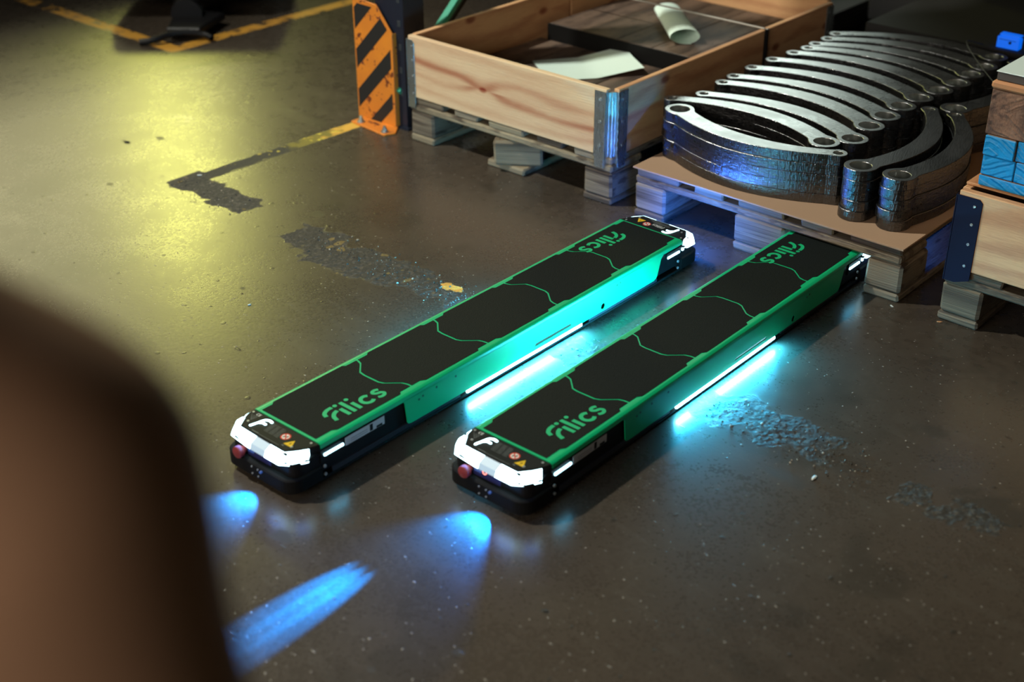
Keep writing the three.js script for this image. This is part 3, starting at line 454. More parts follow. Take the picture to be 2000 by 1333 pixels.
// contents of the open box: two layers of dark boards, paper, the white strap
{
  const R = rng(33), t = thing('dark_board', 'low dark brown plank layer in the open box, under the flat paper sheet', 'boards', [0, 0, 0]);
  for (let i = 0; i < 5; i++) mesh('plank', uvBox(plank(0.03 + i * 0.147, 0.03 + i * 0.147 + 0.145, 0.143, 0.199 + R() * 0.001, -0.598, -0.028, 0.002, R, 0.001), 1.28, 0.32, 'z', R(), R()), M.dark[Math.floor(R() * 3)], t);
  const u = thing('dark_board', 'thick dark brown plank slab at the back of the open box, under the rolled paper', 'boards', [0, 0, 0]);
  for (let i = 0; i < 5; i++) mesh('plank', uvBox(plank(0.065 + i * 0.141, 0.065 + i * 0.141 + 0.1405, 0.143, 0.256 + R() * 0.0008, -1.155, -0.602, 0.002, R, 0.001), 1.28, 0.32, 'z', R(), R()), M.dark[Math.floor(R() * 3)], u);
  mesh('dark_front', plank(0.062, 0.774, 0.143, 0.2555, -0.6015, -0.595, 0.001, R, 0.001), M.blackMatte, u);  // thin black sheet added so the slab front looks unlit
  const paper = new THREE.MeshStandardMaterial({ color: new THREE.Color().setRGB(0.74, 0.92, 0.86), roughness: 0.8, side: THREE.DoubleSide });
  // flat sheet, slightly curled
  const sheet = new THREE.BoxGeometry(0.215, 0.0012, 0.305, 16, 1, 16), p = sheet.attributes.position;
  for (let i = 0; i < p.count; i++) { const x = p.getX(i) / 0.1075, z = p.getZ(i) / 0.152; p.setY(i, p.getY(i) + 0.004 * Math.max(0, x * z) + 0.022 * Math.max(0, -z)); }
  sheet.computeVertexNormals();
  const so = mesh('paper_sheet', sheet, paper); so.position.set(0.355, 0.2015, -0.445); so.rotation.y = -0.61; tag(so, 'pale blue-green paper sheet lying flat in the open box', 'paper');
  // sheet rolled into a flattened tube
  const P = [], n = 40, m = 10, th = 0.0012, prof = (k) => { const a = -2.1 + k / n * 6.9, r = 1 + 0.14 * k / n; return [0.043 * Math.cos(a) * r + (a > 3.4 ? (a - 3.4) * 0.012 : 0), 0.024 + 0.023 * Math.sin(a) * (a > 4.2 ? 1.04 : r * 0.96)]; };
  const grid = []; for (let j = 0; j <= m; j++) for (let k = 0; k <= n; k++) { const [x, y] = prof(k), f = j / m; grid.push([x * (0.94 + 0.1 * f), y * (0.9 + 0.14 * f), (f - 0.5) * 0.33]); }
  const id = []; for (let j = 0; j < m; j++) for (let k = 0; k < n; k++) { const a = j * (n + 1) + k; id.push(a, a + 1, a + n + 2, a, a + n + 2, a + n + 1); }
  const rg = new THREE.BufferGeometry(); rg.setAttribute('position', new THREE.Float32BufferAttribute(grid.flat(), 3)); rg.setAttribute('uv', new THREE.Float32BufferAttribute(new Float32Array(grid.length * 2), 2)); rg.setIndex(id); rg.computeVertexNormals();
  const ro = mesh('paper_roll', rg, paper); ro.position.set(0.432, 0.2585, -0.81); ro.rotation.y = 0.80; tag(ro, 'pale paper rolled into a loose flattened tube on the dark slab', 'paper');
  const st = mesh('strap', [rbox(0.79, 0.004, 0.007, 0.0015).translate(0.399, 0.3405, -0.768), box(0.7990, 0.8035, 0.300, 0.342, -0.771, -0.765), box(-0.0035, 0.0008, 0.300, 0.342, -0.771, -0.765)], std(0.42, 0.40, 0.36, 0.6)); tag(st, 'thin whitish strap stretched across the open box', 'strap');
}

// ---------------------------------------------------------------- cardboard and stacked steel arms
{
  const c = mesh('cardboard_sheet', uvBox(plank(-0.004, 0.806, 0.1435, 0.1482, -1.2, 0.006, 0.0005), 1, 1, 'x'), M.card); c.position.set(0.8853, 0, 0.0027); c.rotation.y = 0.0044; tag(c, 'brown cardboard sheet laid under the steel arms', 'cardboard');
  const edge = tex(512, 256, (u, v) => { const s = noise(u * 400, v * 3) * 0.5 + noise(u * 900, v * 6) * 0.3 + fbm(u * 30, v * 8, 3) * 0.5; return [s * 0.8, 0.45 + 0.45 * fbm(u * 60, v * 10, 3), s]; }, false); edge.wrapS = edge.wrapT = THREE.RepeatWrapping; edge.repeat.set(2.2, 30);
  const brush = tex(512, 512, (u, v) => { const a = fbm(u * 6, v * 6, 4), b = noise(u * 30 + v * 10, v * 220 - u * 40); const k = 0.6 * a + 0.4 * b; return [k, 0.42 + 0.3 * a + 0.12 * (b - 0.5), k]; }, false); brush.wrapS = brush.wrapT = THREE.RepeatWrapping; brush.repeat.set(2.4, 2.4);
  const top = new THREE.MeshStandardMaterial({ color: new THREE.Color().setRGB(0.48, 0.505, 0.50), metalness: 1, roughness: 0.5, roughnessMap: brush, bumpMap: brush, bumpScale: 0.0004 });
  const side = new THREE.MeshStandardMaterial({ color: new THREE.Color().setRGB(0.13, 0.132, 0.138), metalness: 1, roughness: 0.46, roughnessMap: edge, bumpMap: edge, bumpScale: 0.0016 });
  const ringM = std(0.62, 0.64, 0.63, 0.25, 1);
  const D = 0.491, rA = 0.0245, rB = 0.0415, hA = 0.0145, hB = 0.0295, H = 0.027;
  const cl = (t) => [D * t, 0.074 * 4 * t * (1 - t)], hw = (t) => { const e = 0.0195 + 0.0085 * sstep(0, 0.55, t); return Math.max(e, t > 0.5 ? Math.sqrt(Math.max(0, rB * rB - Math.pow((1 - t) * D * 0.95, 2))) : Math.sqrt(Math.max(0, rA * rA - Math.pow(t * D, 2)))); };
  const up = [], lo = []; const N = 48;
  for (let i = 0; i <= N; i++) { const t = 0.0 + i / N, a = cl(t - 0.001), b = cl(t + 0.001), d = V(b[0] - a[0], b[1] - a[1], 0).normalize(), p = cl(t); let w = hw(t); for (const dt of [-0.03, 0.03]) w = Math.min(w + 0, mix(w, (w + hw(Math.min(1, Math.max(0, t + dt)))) / 2, 0.5)); up.push([p[0] - d.y * w, p[1] + d.x * w]); lo.push([p[0] + d.y * w, p[1] - d.x * w]); }
  const capA = [], capB = []; { const d0 = Math.atan2(cl(0.001)[1], cl(0.001)[0]), d1 = Math.atan2(-cl(0.999)[1], D - cl(0.999)[0]); for (let i = 1; i < 14; i++) { const a = d1 + Math.PI / 2 - Math.PI * i / 14; capB.push([D + rB * Math.cos(a), rB * Math.sin(a)]); const b = d0 - Math.PI / 2 - Math.PI * i / 14; capA.push([rA * Math.cos(b), rA * Math.sin(b)]); } }
  const s = polyShape([...up, ...capB, ...lo.reverse(), ...capA]);
  for (const [x, r] of [[0, hA], [D, hB]]) { const h = new THREE.Path(); h.absarc(x, 0, r, 0, Math.PI * 2, true); s.holes.push(h); }
  const geo = extr(s, H, 0.0012, 24).rotateX(-Math.PI / 2);
  const bush = (r, x) => new THREE.CylinderGeometry(r, r, H - 0.001, 32, 1, true).translate(x, H / 2, 0);
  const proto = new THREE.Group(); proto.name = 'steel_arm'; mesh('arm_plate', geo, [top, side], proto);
  const ring = (r, x) => new THREE.LatheGeometry([[r - 0.0022, 0.0006], [r + 0.0001, 0.0006], [r + 0.0001, H - 0.0004], [r - 0.001, H - 0.0002], [r - 0.0022, H - 0.0012], [r - 0.0022, 0.0006]].map(([a, b]) => new THREE.Vector2(a, b)), 32).translate(x, 0, 0);
  mesh('bushing', ring(hA, 0), ringM, proto); mesh('bushing', ring(hB, D), ringM, proto);
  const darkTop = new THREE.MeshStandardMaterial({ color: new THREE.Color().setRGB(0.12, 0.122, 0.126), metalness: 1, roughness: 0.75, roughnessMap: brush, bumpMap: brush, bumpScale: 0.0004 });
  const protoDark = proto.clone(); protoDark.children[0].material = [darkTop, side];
  const ord = ['first', 'second', 'third', 'fourth', 'fifth', 'sixth', 'seventh', 'eighth', 'ninth', 'tenth', 'eleventh'], lay = ['bottom', 'second from the bottom', 'middle', 'second from the top', 'topmost'];
  const R = rng(77), y0 = 0.1486;
  const stack = (A, B, where, n = 5, src = proto) => {
    const turn = Math.atan2(-(B[1] - A[1]), B[0] - A[0]);
    for (let k = 0; k < n; k++) {
      const o = src.clone(); o.name = numbered('steel_arm'); scene.add(o);
      const j = k === n - 1 ? 0 : 0.006; o.position.set(A[0] + (R() - 0.5) * j, y0 + k * (H + 0.0002), A[1] + (R() - 0.5) * j); o.rotation.y = turn + (k === n - 1 ? 0 : (R() - 0.5) * 0.012);
      tag(o, 'curved steel arm, ' + lay[k] + ' ' + where, 'steel part', 'curved steel arms stacked on the cardboard');
    }
  };
  stack([1.417, -0.134], [0.926, -0.136], 'of the front stack, large eye at left');
  const rows = [[0.859, -0.196, 1.342, -0.181], [0.904, -0.284, 1.396, -0.249], [0.890, -0.402, 1.378, -0.363], [0.884, -0.470, 1.382, -0.460], [0.880, -0.573, 1.378, -0.559], [0.884, -0.680, 1.380, -0.655], [0.897, -0.778, 1.390, -0.750], [0.906, -0.848, 1.404, -0.845], [0.903, -0.901, 1.391, -0.943], [0.904, -0.973, 1.388, -1.036], [0.896, -1.038, 1.373, -1.140]];
  rows.forEach(([a, b, c2, d], i) => stack([a, b], [c2, d], 'of the ' + ord[i] + ' stack behind the front one'));
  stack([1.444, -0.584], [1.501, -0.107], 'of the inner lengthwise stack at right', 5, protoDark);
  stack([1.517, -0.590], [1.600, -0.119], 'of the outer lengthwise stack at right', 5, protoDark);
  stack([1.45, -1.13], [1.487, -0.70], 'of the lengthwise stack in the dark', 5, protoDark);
}

// ---------------------------------------------------------------- rack post with striped guard, brace
{
  const orange = std(0.62, 0.21, 0.025, 0.5), stripe = std(0.012, 0.011, 0.01, 0.6), steelBlue = std(0.012, 0.016, 0.03, 0.45, 0.2);
  const t = thing('post_guard', 'orange and black striped steel guard bolted to the floor at the rack post', 'guard', [-0.276, 0, -0.037]);
  const W = 0.176, Hh = 0.392, face = polyShape([[0, 0], [W, 0], [W, 0.312], [W - 0.068, Hh], [0, Hh + 0.006]]);
  const wear = tex(256, 512, (u, v) => { const k = sstep(0.70, 0.76, fbm(u * 9, v * 18, 4)), f = fbm(u * 4, v * 8, 3), b = sstep(0.74, 0.78, fbm(u * 22 + 9, v * 44, 3)); return [mix(mix(0.86, 0.78, f), 0.42, Math.max(k, b)), mix(mix(0.52, 0.45, f), 0.20, Math.max(k, b)), mix(0.15, 0.10, k)]; });
  const orangeWorn = new THREE.MeshStandardMaterial({ map: wear, roughness: 0.5 }); wear.repeat.set(4, 2.2);
  mesh('guard_face', extr(face, 0.005, 0.001).translate(0, 0.002, 0), orangeWorn, t);
  mesh('guard_side', [extr(polyShape([[0, 0], [0.06, 0], [0.06, 0.30], [0, 0.312]]), 0.005, 0.001).rotateY(Math.PI / 2).translate(W - 0.005, 0.002, 0.0), extr(polyShape([[0, 0], [0.06, 0], [0.06, Hh], [0, Hh + 0.004]]), 0.005, 0.001).rotateY(Math.PI / 2).translate(0, 0.002, 0)], orangeWorn, t);
  mesh('guard_foot', flat(polyShape([[0.022, 0.004], [0.02, -0.058], [0.046, -0.062], [W + 0.02, -0.078], [W + 0.034, -0.04], [W, 0.004]]), 0.0, 0.006, 0.0015), orangeWorn, t);
  for (const [x, z] of [[0.052, 0.044], [0.178, 0.058]]) { const b = mesh('anchor_bolt', [new THREE.CylinderGeometry(0.013, 0.013, 0.003, 20).translate(x, 0.0075, z), new THREE.CylinderGeometry(0.0085, 0.0085, 0.009, 6).translate(x, 0.0135, z), new THREE.CylinderGeometry(0.0048, 0.0048, 0.012, 12).translate(x, 0.02, z)], M.zinc, t); }
  // four black bands, clipped to the face
  const clip = (pts) => {   // Sutherland-Hodgman against the inset face outline
    const o = [[0.006, 0.004], [W - 0.010, 0.004], [W - 0.010, 0.306], [W - 0.072, Hh - 0.012], [0.006, Hh - 0.010]]; let out = pts;
    for (let i = 0; i < o.length; i++) { const a = o[i], b = o[(i + 1) % o.length], inp = out; out = []; const f = (p) => (b[0] - a[0]) * (p[1] - a[1]) - (b[1] - a[1]) * (p[0] - a[0]); for (let k = 0; k < inp.length; k++) { const p = inp[k], q = inp[(k + 1) % inp.length], fp = f(p), fq = f(q); if (fp >= 0) out.push(p); if ((fp >= 0) !== (fq >= 0)) { const s = fp / (fp - fq); out.push([mix(p[0], q[0], s), mix(p[1], q[1], s)]); } } }
    return out;
  };
  for (const [y, w] of [[-0.105, 0.05], [0.028, 0.062], [0.162, 0.062], [0.29, 0.07]]) { const k = 1.02, c = clip([[-0.1, y - 0.1 * k], [0.3, y + 0.3 * k], [0.3, y + 0.3 * k + w], [-0.1, y - 0.1 * k + w]]); if (c.length > 2) mesh('stripe', extr(polyShape(c), 0.0008).translate(0, 0.002, 0.0048), stripe, t); }
  const u = thing('rack_post', 'dark navy steel rack post standing behind the striped guard', 'post', [-0.19, 0, -0.05]);
  const prof = polyShape([[0, 0], [0.125, 0], [0.125, -0.09], [0.119, -0.09], [0.119, -0.006], [0.006, -0.006], [0.006, -0.09], [0, -0.09]].map(([x, z]) => [x, -z]));
  mesh('upright', flat(prof, 0.008, 2.6), steelBlue, u); mesh('foot_plate', box(-0.01, 0.135, 0, 0.008, -0.11, 0.008), steelBlue, u);
  for (let i = 0; i < 10; i++) mesh('slot', rbox(0.014, 0.02, 0.0015, 0.0006).translate(0.105, 0.12 + i * 0.075, 0.0003), std(0.05, 0.06, 0.07, 0.5, 0.5), u);
  const tube = (a, b, r) => { const d = b.clone().sub(a), g = rbox(r * 2, d.length(), r * 1.3, r * 0.3); return g.applyMatrix4(new THREE.Matrix4().makeRotationFromQuaternion(new THREE.Quaternion().setFromUnitVectors(V(0, 1, 0), d.clone().normalize()))).translate((a.x + b.x) / 2, (a.y + b.y) / 2, (a.z + b.z) / 2); };
  const b = thing('rack_brace', 'green diagonal rack brace rising behind the open box', 'brace', [0, 0, 0]);
  mesh('brace_bar', tube(V(-0.10, 0.12, -0.045), V(-0.10, 1.02, -1.10), 0.014), std(0.03, 0.30, 0.2, 0.5, 0.2), b);
  mesh('dark_bar', tube(V(-0.10, 0.12, -0.083), V(-0.10, 1.0, -1.135), 0.009), M.black, b);  // black bar running alongside the brace
  const v2 = thing('rack_post', 'dark navy steel rack post at the far end of the green brace', 'post', [-0.19, 0, -1.1]); v2.add(...u.clone().children);
}

// ---------------------------------------------------------------- timber beams at the right edge
{
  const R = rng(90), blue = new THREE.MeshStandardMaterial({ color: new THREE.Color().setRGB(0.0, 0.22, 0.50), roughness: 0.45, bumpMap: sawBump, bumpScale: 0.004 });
  const brownB = new THREE.MeshStandardMaterial({ map: darkMap, color: new THREE.Color().setRGB(1.5, 1.2, 1.0), roughness: 0.7, bumpMap: sawBump, bumpScale: 0.003 });
  const lid = thing('support_board', 'brown wooden board lying on the right frame box beneath the blue timber', 'board', [1.802, 0.3388, 0.0]); mesh('board', uvBox(plank(0.0, 0.8, 0, 0.008, -1.19, -0.03, 0.002, R, 0.001), 1.28, 0.32, 'z', R(), R()), M.pineRed, lid);
  const beam = (label, x0, x1, y0, y1, z1, paint) => {
    const t = thing('timber_beam', label, 'timber', [x0, y0, z1]);
    mesh('beam_body', uvBox(plank(0, x1 - x0, 0, y1 - y0, -0.9, -0.004, 0.003, R, 0.001), 1.28, 0.32, 'z', R(), R()), brownB, t);
    mesh('end_face', uvBox(plank(0.0003, x1 - x0 - 0.0003, 0.0003, y1 - y0 - 0.0003, -0.0045, 0, 0.002, R, 0.001), 0.25, 0.25, 'y', R(), R()), paint, t); return t;  // end face in its own colour, blue on most beams
  };
  const endBrown = new THREE.MeshStandardMaterial({ map: darkMap, color: new THREE.Color().setRGB(1.7, 1.25, 1.0), roughness: 0.75, bumpMap: sawBump, bumpScale: 0.004 });
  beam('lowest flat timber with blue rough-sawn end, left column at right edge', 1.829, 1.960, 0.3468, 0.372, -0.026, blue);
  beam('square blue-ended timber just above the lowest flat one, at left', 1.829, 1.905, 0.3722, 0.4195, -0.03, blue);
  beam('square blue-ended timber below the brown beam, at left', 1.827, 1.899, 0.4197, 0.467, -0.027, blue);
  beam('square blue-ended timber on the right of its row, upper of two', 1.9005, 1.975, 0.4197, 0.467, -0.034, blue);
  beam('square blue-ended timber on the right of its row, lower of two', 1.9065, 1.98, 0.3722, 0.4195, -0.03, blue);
  beam('thick brown timber beam with rough-sawn end above the blue ones', 1.822, 1.96, 0.4672, 0.572, -0.033, endBrown);
  const pl = thing('plank', 'thin reddish plank lying on the thick brown beam', 'plank', [0, 0, 0]); mesh('board', uvBox(plank(1.818, 1.97, 0.5723, 0.5915, -0.9, -0.03, 0.005, R, 0.001), 1.28, 0.32, 'z', R(), R()), M.pineRed, pl);
  const bl = thing('dark_plate', 'dark thick plate between the reddish plank and the pale sheet', 'plate', [0, 0, 0]); mesh('plate', plank(1.826, 1.98, 0.5917, 0.611, -0.86, -0.036, 0.002, R, 0.001), M.dark[1], bl);
  const sh = mesh('pale_sheet', plank(1.824, 1.985, 0.6112, 0.6135, -0.30, -0.034, 0.0006, R, 0.001), std(0.66, 0.78, 0.76, 0.6)); tag(sh, 'pale grey-blue sheet on top of the timber stack at right edge', 'sheet');
}

// ---------------------------------------------------------------- added dark crates, mostly to block light, little blue box, far machine
{
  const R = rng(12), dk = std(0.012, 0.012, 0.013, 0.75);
  const c = thing('added_crate', 'low dark crate in the shadow behind the steel arms', 'crate', [0.86, 0, -1.30]);
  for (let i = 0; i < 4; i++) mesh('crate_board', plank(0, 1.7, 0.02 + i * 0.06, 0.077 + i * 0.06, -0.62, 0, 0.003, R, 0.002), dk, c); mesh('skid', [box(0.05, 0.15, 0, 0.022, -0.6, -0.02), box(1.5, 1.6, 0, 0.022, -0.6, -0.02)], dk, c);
  const tall = thing('added_crate', 'tall dark crate added as a light blocker at top right', 'crate', [0.52, 0, -2.75]); mesh('crate_side', [plank(0, 2.8, 0.05, 2.4, -0.6, 0.78, 0.01, R, 0.004)], dk, tall); mesh('skid', [box(0.1, 0.25, 0, 0.052, -0.5, 0.7), box(2.3, 2.45, 0, 0.052, -0.5, 0.7)], dk, tall);  // added to block light and reflections behind the arms
  const b = thing('blue_lit_box', 'small blue-lit box, its light put in as glow, behind the steel arms, near the top right corner', 'small box', [1.305, 0.2575, -1.335]);
  const bg = glow(0.0, 0.16, 1.0, 0.75, [0.02, 0.05, 0.2]);  // blue light falling on the box is put in as its own glow
  mesh('housing', rbox(0.072, 0.036, 0.03, 0.003).translate(0.036, 0.019, 0), bg, b); mesh('lid', [rbox(0.066, 0.005, 0.026, 0.002).translate(0.039, 0.044, 0), box(0.012, 0.066, 0.036, 0.044, -0.008, 0.008)], bg, b);
  mesh('button', new THREE.CylinderGeometry(0.0045, 0.0045, 0.004, 14).rotateX(Math.PI / 2).translate(0.044, 0.022, 0.0155), M.black, b); mesh('recess', box(0.008, 0.062, 0.028, 0.0295, 0.0145, 0.0153), std(0.0, 0.01, 0.1, 0.5), b);
  for (const [label, x0, x1, z0, z1, h] of [['unseen dark crate added behind the rack post to block reflections', -1.9, -0.36, -2.1, -1.5, 0.75], ['very low dark crate added behind the open box to darken the floor', -0.32, 0.5, -2.9, -1.75, 0.12], ['unseen dark crate row added at far left to block reflections', -4.2, -3.55, -4.2, 1.4, 1.05]]) {  // crates added to block reflections and darken the floor
    const t = thing('added_crate', label, 'crate', [x0, 0, z1]), n = 6; for (let i = 0; i < n; i++) mesh('crate_board', plank(0, x1 - x0, 0.03 + i * (h - 0.03) / n, 0.027 + (i + 1) * (h - 0.03) / n, z0 - z1, 0, 0.003, R, 0.002), dk, t);
    mesh('skid', box(0.05, x1 - x0 - 0.05, 0, 0.031, (z0 - z1) * 0.9, (z0 - z1) * 0.1), dk, t);
  }
  const cb = mesh('cable', new THREE.TubeGeometry(new THREE.CatmullRomCurve3([V(1.28, 0.27, -1.28), V(1.30, 0.325, -1.10), V(1.50, 0.315, -0.84), V(1.70, 0.335, -0.60), V(1.835, 0.36, -0.48)]), 40, 0.0013, 6), std(0.02, 0.022, 0.02, 0.6)); tag(cb, 'thin dark cable lying across the steel arms towards the timber stack', 'cable');
  // far machine with a curved foot
  const m = thing('floor_machine', 'black machine on a curved foot standing in the far yellow corner', 'machine', [-1.55, 0, -0.30]);
  const foot = new THREE.CatmullRomCurve3([V(0.075, 0.014, 0.29), V(0.11, 0.02, 0.25), V(0.13, 0.032, 0.18), V(0.17, 0.032, 0.12), V(0.21, 0.022, 0.08), V(0.24, 0.014, 0.075)]);
  mesh('curved_foot', new THREE.TubeGeometry(foot, 30, 0.013, 10), M.black, m);
  mesh('tongue', flat(polyShape([[0.1, -0.18], [0.2, -0.1], [0.1, 0.1], [-0.1, 0.02]]), 0.02, 0.03, 0.006), M.black, m);
  mesh('wheel', new THREE.CylinderGeometry(0.06, 0.06, 0.05, 24).rotateX(Math.PI / 2).rotateY(0.8).translate(0.02, 0.06, 0.02), M.black, m);
  mesh('machine_body', rbox(0.62, 0.17, 0.62, 0.04).rotateY(0.75).translate(-0.30, 0.155, -0.28), M.blackMatte, m);
  for (const [x, z] of [[-0.6, -0.3], [-0.3, -0.6], [-0.1, -0.05]]) mesh('caster', new THREE.CylinderGeometry(0.05, 0.05, 0.03, 16).rotateX(Math.PI / 2).translate(x, 0.05, z), M.black, m);
}
{ // rack level added above the pallets, out of frame: shades what stands deep in the bay
  const t = thing('shade_shelf', 'unseen rack level added above the pallets for shade', 'shelf', [0, 0, 0]), bm = std(0.35, 0.12, 0.02, 0.5), R = rng(6);
  for (const z of [-0.09, -1.14]) mesh('beam', rbox(3.0, 0.11, 0.05, 0.006).translate(1.43, 1.85, z), bm, t);
  for (let i = 0; i < 20; i++) mesh('shelf_board', plank(-0.05 + i * 0.149, 0.094 + i * 0.149, 1.9055, 1.9275, -1.2, -0.05, 0.003, R, 0.002), M.old[i % 3], t);
}
// loose grit on the floor trail: chips nobody could count
{
  const R = rng(400), g = new THREE.IcosahedronGeometry(1, 0), n = 900, o = new THREE.InstancedMesh(g, std(0.07, 0.066, 0.058, 0.7), n), d = new THREE.Object3D(), col = new THREE.Color();
  for (let i = 0; i < n; i++) {
    const q = R(), x = q < 0.5 ? 0.3 + R() * 0.62 : q < 0.62 ? -0.28 + R() * 0.32 : q < 0.72 ? 1.23 + R() * 0.13 : 1.62 + R() * 0.38, z = 0.69 + (R() + R() - 1) * 0.085, s = 0.0008 + 0.0022 * R() * R();
    d.position.set(x, s * 0.4, z); d.rotation.set(R() * 6, R() * 6, R() * 6); d.scale.set(s * (0.7 + R()), s * 0.6, s * (0.7 + R())); d.updateMatrix(); o.setMatrixAt(i, d.matrix); const k = R() < 0.18 ? 4 : 0.4 + R(); o.setColorAt(i, col.setRGB(k, k * 0.96, k * 0.88));
  }
  o.name = 'grit'; o.castShadow = o.receiveShadow = true; tag(o, 'scattered grit and swarf along the worn tape trail', 'grit'); o.userData.kind = 'stuff'; scene.add(o);
  const chips = [['small dark chip lying alone on the bright yellowish floor at left', -0.658, 0.612, 0.011, 0], ['white paper scrap left of the left robot', 0.500, 1.055, 0.006, 1], ['pale crumb beside the worn line corner', -0.263, 0.628, 0.009, 1], ['bright metal shaving right of the right robot', 1.923, 0.782, 0.011, 1], ['orange crumb by the foot of the right pallet', 1.815, 0.018, 0.008, 2], ['white scrap under the edge of the cardboard pallet', 1.69, 0.02, 0.007, 1], ['dark chip near the bottom middle of the floor', 1.779, 1.437, 0.006, 0]];
  const cm = [std(0.015, 0.014, 0.012, 0.7), std(0.55, 0.55, 0.5, 0.6), std(0.45, 0.2, 0.08, 0.7)];
  for (const [label, x, z, s, k] of chips) { const c = mesh('debris_chip', new THREE.DodecahedronGeometry(s * 0.62, 0).scale(1.5, 0.35, 0.6), cm[k]); c.position.set(x, s * 0.19, z); c.rotation.y = x * 9; tag(c, label, 'chip'); }
}

// ---------------------------------------------------------------- person in the near foreground, seen over the right shoulder
{
  const F = V(-0.664, 0, -0.748), Rt = V(0.748, 0, -0.664), O = V(2.369, 0, 2.715);   // facing, to the person's right, floor under the spine
  const turn = Math.atan2(-F.x, -F.z);
  const p = thing('person', 'person in a brown jacket close to the camera, out of focus, right shoulder in view', 'person', [O.x, 0, O.z], turn);   // local: +x right, -z forward
  const caps = (list) => list.map(([a, b, r0, r1]) => ({ a, d: [b[0] - a[0], b[1] - a[1], b[2] - a[2]], r0, r1, l: (b[0] - a[0]) ** 2 + (b[1] - a[1]) ** 2 + (b[2] - a[2]) ** 2 + 1e-9 }));
  const dist = (B, x, y, z, k) => { let m = 9; for (const c of B) { const px = x - c.a[0], py = y - c.a[1], pz = z - c.a[2], t = Math.max(0, Math.min(1, (px * c.d[0] + py * c.d[1] + pz * c.d[2]) / c.l)), dx = px - c.d[0] * t, dy = py - c.d[1] * t, dz = pz - c.d[2] * t, e = Math.sqrt(dx * dx + dy * dy + dz * dz) - (c.r0 + (c.r1 - c.r0) * t); const h = Math.max(0, k - Math.abs(e - m)) / k; m = Math.min(e, m) - h * h * k * 0.25; } return m; };
  const surface = (f, cx, cy, cz, half, res) => {
    const mc = new MarchingCubes(res, M.card, false, false, 400000); mc.isolation = 0;
    const hs = res / 2; let q = 0;
    for (let k = 0; k < res; k++) for (let j = 0; j < res; j++) for (let i = 0; i < res; i++, q++) mc.field[q] = -f(cx + (i - hs) / hs * half, cy + (j - hs) / hs * half, cz + (k - hs) / hs * half);
    mc.update(); const n = mc.count, g = new THREE.BufferGeometry(), P = new Float32Array(mc.positionArray.subarray(0, n * 3)), Nn = new Float32Array(mc.normalArray.subarray(0, n * 3));
    for (let i = 0; i < n; i++) { P[i * 3] = P[i * 3] * half + cx; P[i * 3 + 1] = P[i * 3 + 1] * half + cy; P[i * 3 + 2] = P[i * 3 + 2] * half + cz; }
    g.setAttribute('position', new THREE.BufferAttribute(P, 3)); g.setAttribute('normal', new THREE.BufferAttribute(Nn, 3)); g.setAttribute('uv', new THREE.BufferAttribute(new Float32Array(n * 2), 2)); return g;
  };
  const both = (l) => [...l, ...l.map(([a, b, r0, r1]) => [[-a[0], a[1], a[2]], [-b[0], b[1], b[2]], r0, r1])];
  const shX = 0.150, shY = 1.234;
  const torso = [[[0, 0.86, 0.01], [0, 1.02, 0], 0.115, 0.105], [[0, 1.02, 0], [0, 1.2, 0.01], 0.105, 0.115], ...both([[[0.07, 0.84, 0.01], [0.07, 1.0, 0], 0.09, 0.075], [[0.07, 1.0, 0], [0.085, 1.19, 0.01], 0.075, 0.085], [[0.02, 1.385, 0.015], [shX - 0.01, shY + 0.005, 0.01], 0.050, 0.052]])];
  const arm = both([[[shX, shY, 0.01], [shX + 0.045, 1.02, 0.025], 0.053, 0.042], [[shX + 0.045, 1.02, 0.025], [shX + 0.045, 0.80, -0.03], 0.040, 0.028]]);
  const neck = [[[0, 1.28, 0.015], [0, 1.40, 0.0], 0.055, 0.05]];
  const legs = both([[[0.085, 0.84, 0.01], [0.095, 0.46, 0.0], 0.085, 0.055], [[0.095, 0.46, 0.0], [0.10, 0.09, 0.025], 0.053, 0.036]]);
  const feet = both([[[0.10, 0.045, 0.035], [0.115, 0.03, -0.13], 0.036, 0.028]]);
  const bones = caps([...torso, ...arm, ...neck, ...legs, ...feet]);
  const headF = (x, y, z) => {
    const hy = 1.49, e = (cx, cy, cz, rx, ry, rz) => { const X = (x - cx) / rx, Y = (y - cy) / ry, Z = (z - cz) / rz, l = Math.sqrt(X * X + Y * Y + Z * Z); return (l - 1) * Math.min(rx, ry, rz); };
    const sm = (a, b, k) => { const h = Math.max(0, k - Math.abs(a - b)) / k; return Math.min(a, b) - h * h * k * 0.25; };
    let d = sm(e(0, hy + 0.03, 0.005, 0.074, 0.088, 0.093), e(0, hy - 0.045, -0.025, 0.055, 0.065, 0.062), 0.03);
    d = sm(d, e(0, hy - 0.012, -0.098, 0.013, 0.024, 0.018), 0.012); d = sm(d, e(0, hy - 0.055, -0.082, 0.024, 0.009, 0.012), 0.008);
    for (const s of [-1, 1]) { d = sm(d, e(s * 0.077, hy - 0.005, 0.012, 0.010, 0.030, 0.018), 0.006); d = Math.max(d, -e(s * 0.030, hy + 0.012, -0.098, 0.016, 0.010, 0.012)); d = sm(d, e(s * 0.030, hy + 0.012, -0.078, 0.012, 0.012, 0.012), 0.003); }
    return sm(d, dist(caps(neck), x, y, z, 0.02), 0.02);
  };
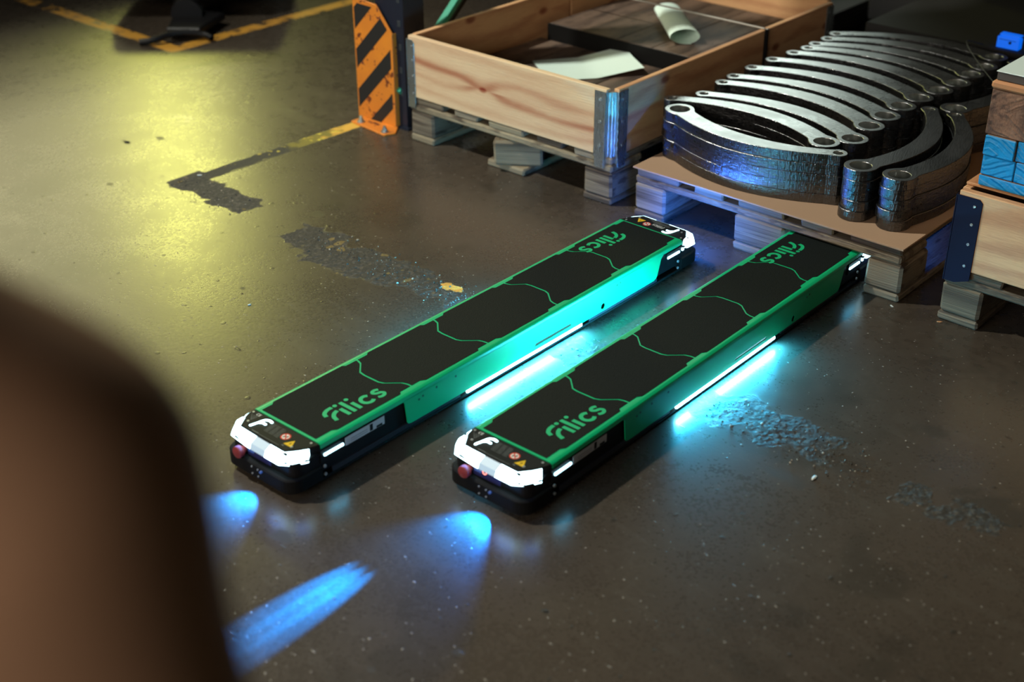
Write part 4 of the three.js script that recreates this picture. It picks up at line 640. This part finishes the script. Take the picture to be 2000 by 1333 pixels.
  const hand = (s) => { const w = [s * (shX + 0.045), 0.80, -0.03], L = []; L.push([[w[0], w[1], w[2]], [w[0], w[1] - 0.045, w[2] - 0.012], 0.022, 0.024]); for (let i = -1.5; i <= 1.5; i++) { const z = w[2] - 0.012 + i * 0.018, len = 0.052 - Math.abs(i - 0.3) * 0.006; L.push([[w[0], w[1] - 0.05, w[2] - 0.012 + i * 0.009], [w[0], w[1] - 0.088, z], 0.012, 0.0095]); L.push([[w[0], w[1] - 0.088, z], [w[0] - s * 0.008, w[1] - 0.088 - len * 0.6, z - 0.004], 0.0092, 0.0085]); L.push([[w[0] - s * 0.008, w[1] - 0.088 - len * 0.6, z - 0.004], [w[0] - s * 0.022, w[1] - 0.088 - len, z - 0.004], 0.0085, 0.0072]); } L.push([[w[0], w[1] - 0.03, w[2] - 0.03], [w[0] - s * 0.008, w[1] - 0.065, w[2] - 0.055], 0.012, 0.010]); L.push([[w[0] - s * 0.008, w[1] - 0.065, w[2] - 0.055], [w[0] - s * 0.014, w[1] - 0.09, w[2] - 0.058], 0.0095, 0.008]); return caps(L); };
  const hR = hand(1), hL = hand(-1), skin = std(0.42, 0.24, 0.17, 0.55), jacketM = std(0.36, 0.20, 0.12, 0.9), hairM = std(0.03, 0.018, 0.012, 0.6), trouserM = std(0.03, 0.035, 0.05, 0.85);
  mesh('body', [surface((x, y, z) => dist(bones, x, y, z, 0.04), 0, 0.80, 0, 0.83, 132), surface(headF, 0, 1.48, 0, 0.15, 96), surface((x, y, z) => dist(hR, x, y, z, 0.006), shX + 0.035, 0.73, -0.04, 0.11, 72), surface((x, y, z) => dist(hL, x, y, z, 0.006), -shX - 0.035, 0.73, -0.04, 0.11, 72)], skin, p);
  const jb = caps([...torso, ...arm]);
  mesh('jacket', surface((x, y, z) => Math.max(dist(jb, x, y, z, 0.05) - 0.013, 0.845 - y + (Math.abs(x) > 0.19 ? -0.02 : 0), y - 1.365), 0, 1.05, 0, 0.40, 120), jacketM, p);
  mesh('trousers', surface((x, y, z) => Math.max(dist(caps([...legs, ...torso.slice(0, 3)]), x, y, z, 0.05) - 0.011, 0.06 - y, y - 0.93), 0, 0.48, 0, 0.5, 96), trouserM, p);
  mesh('hair', surface((x, y, z) => { const X = x / 0.083, Y = (y - 1.527) / 0.094, Z = (z - 0.013) / 0.098; return Math.max((Math.sqrt(X * X + Y * Y + Z * Z) - 1) * 0.083, (1.50 - y) + (z > 0 ? -0.10 : 0.02) , -0.075 - z); }, 0, 1.5, 0.02, 0.14, 64), hairM, p);
  mesh('shoes', surface((x, y, z) => Math.max(dist(caps(feet), x, y, z, 0.02) - 0.009, 0.001 - y, y - 0.085), 0, 0.06, -0.04, 0.2, 72), M.blackMatte, p);
}

renderer.render(scene, camera);
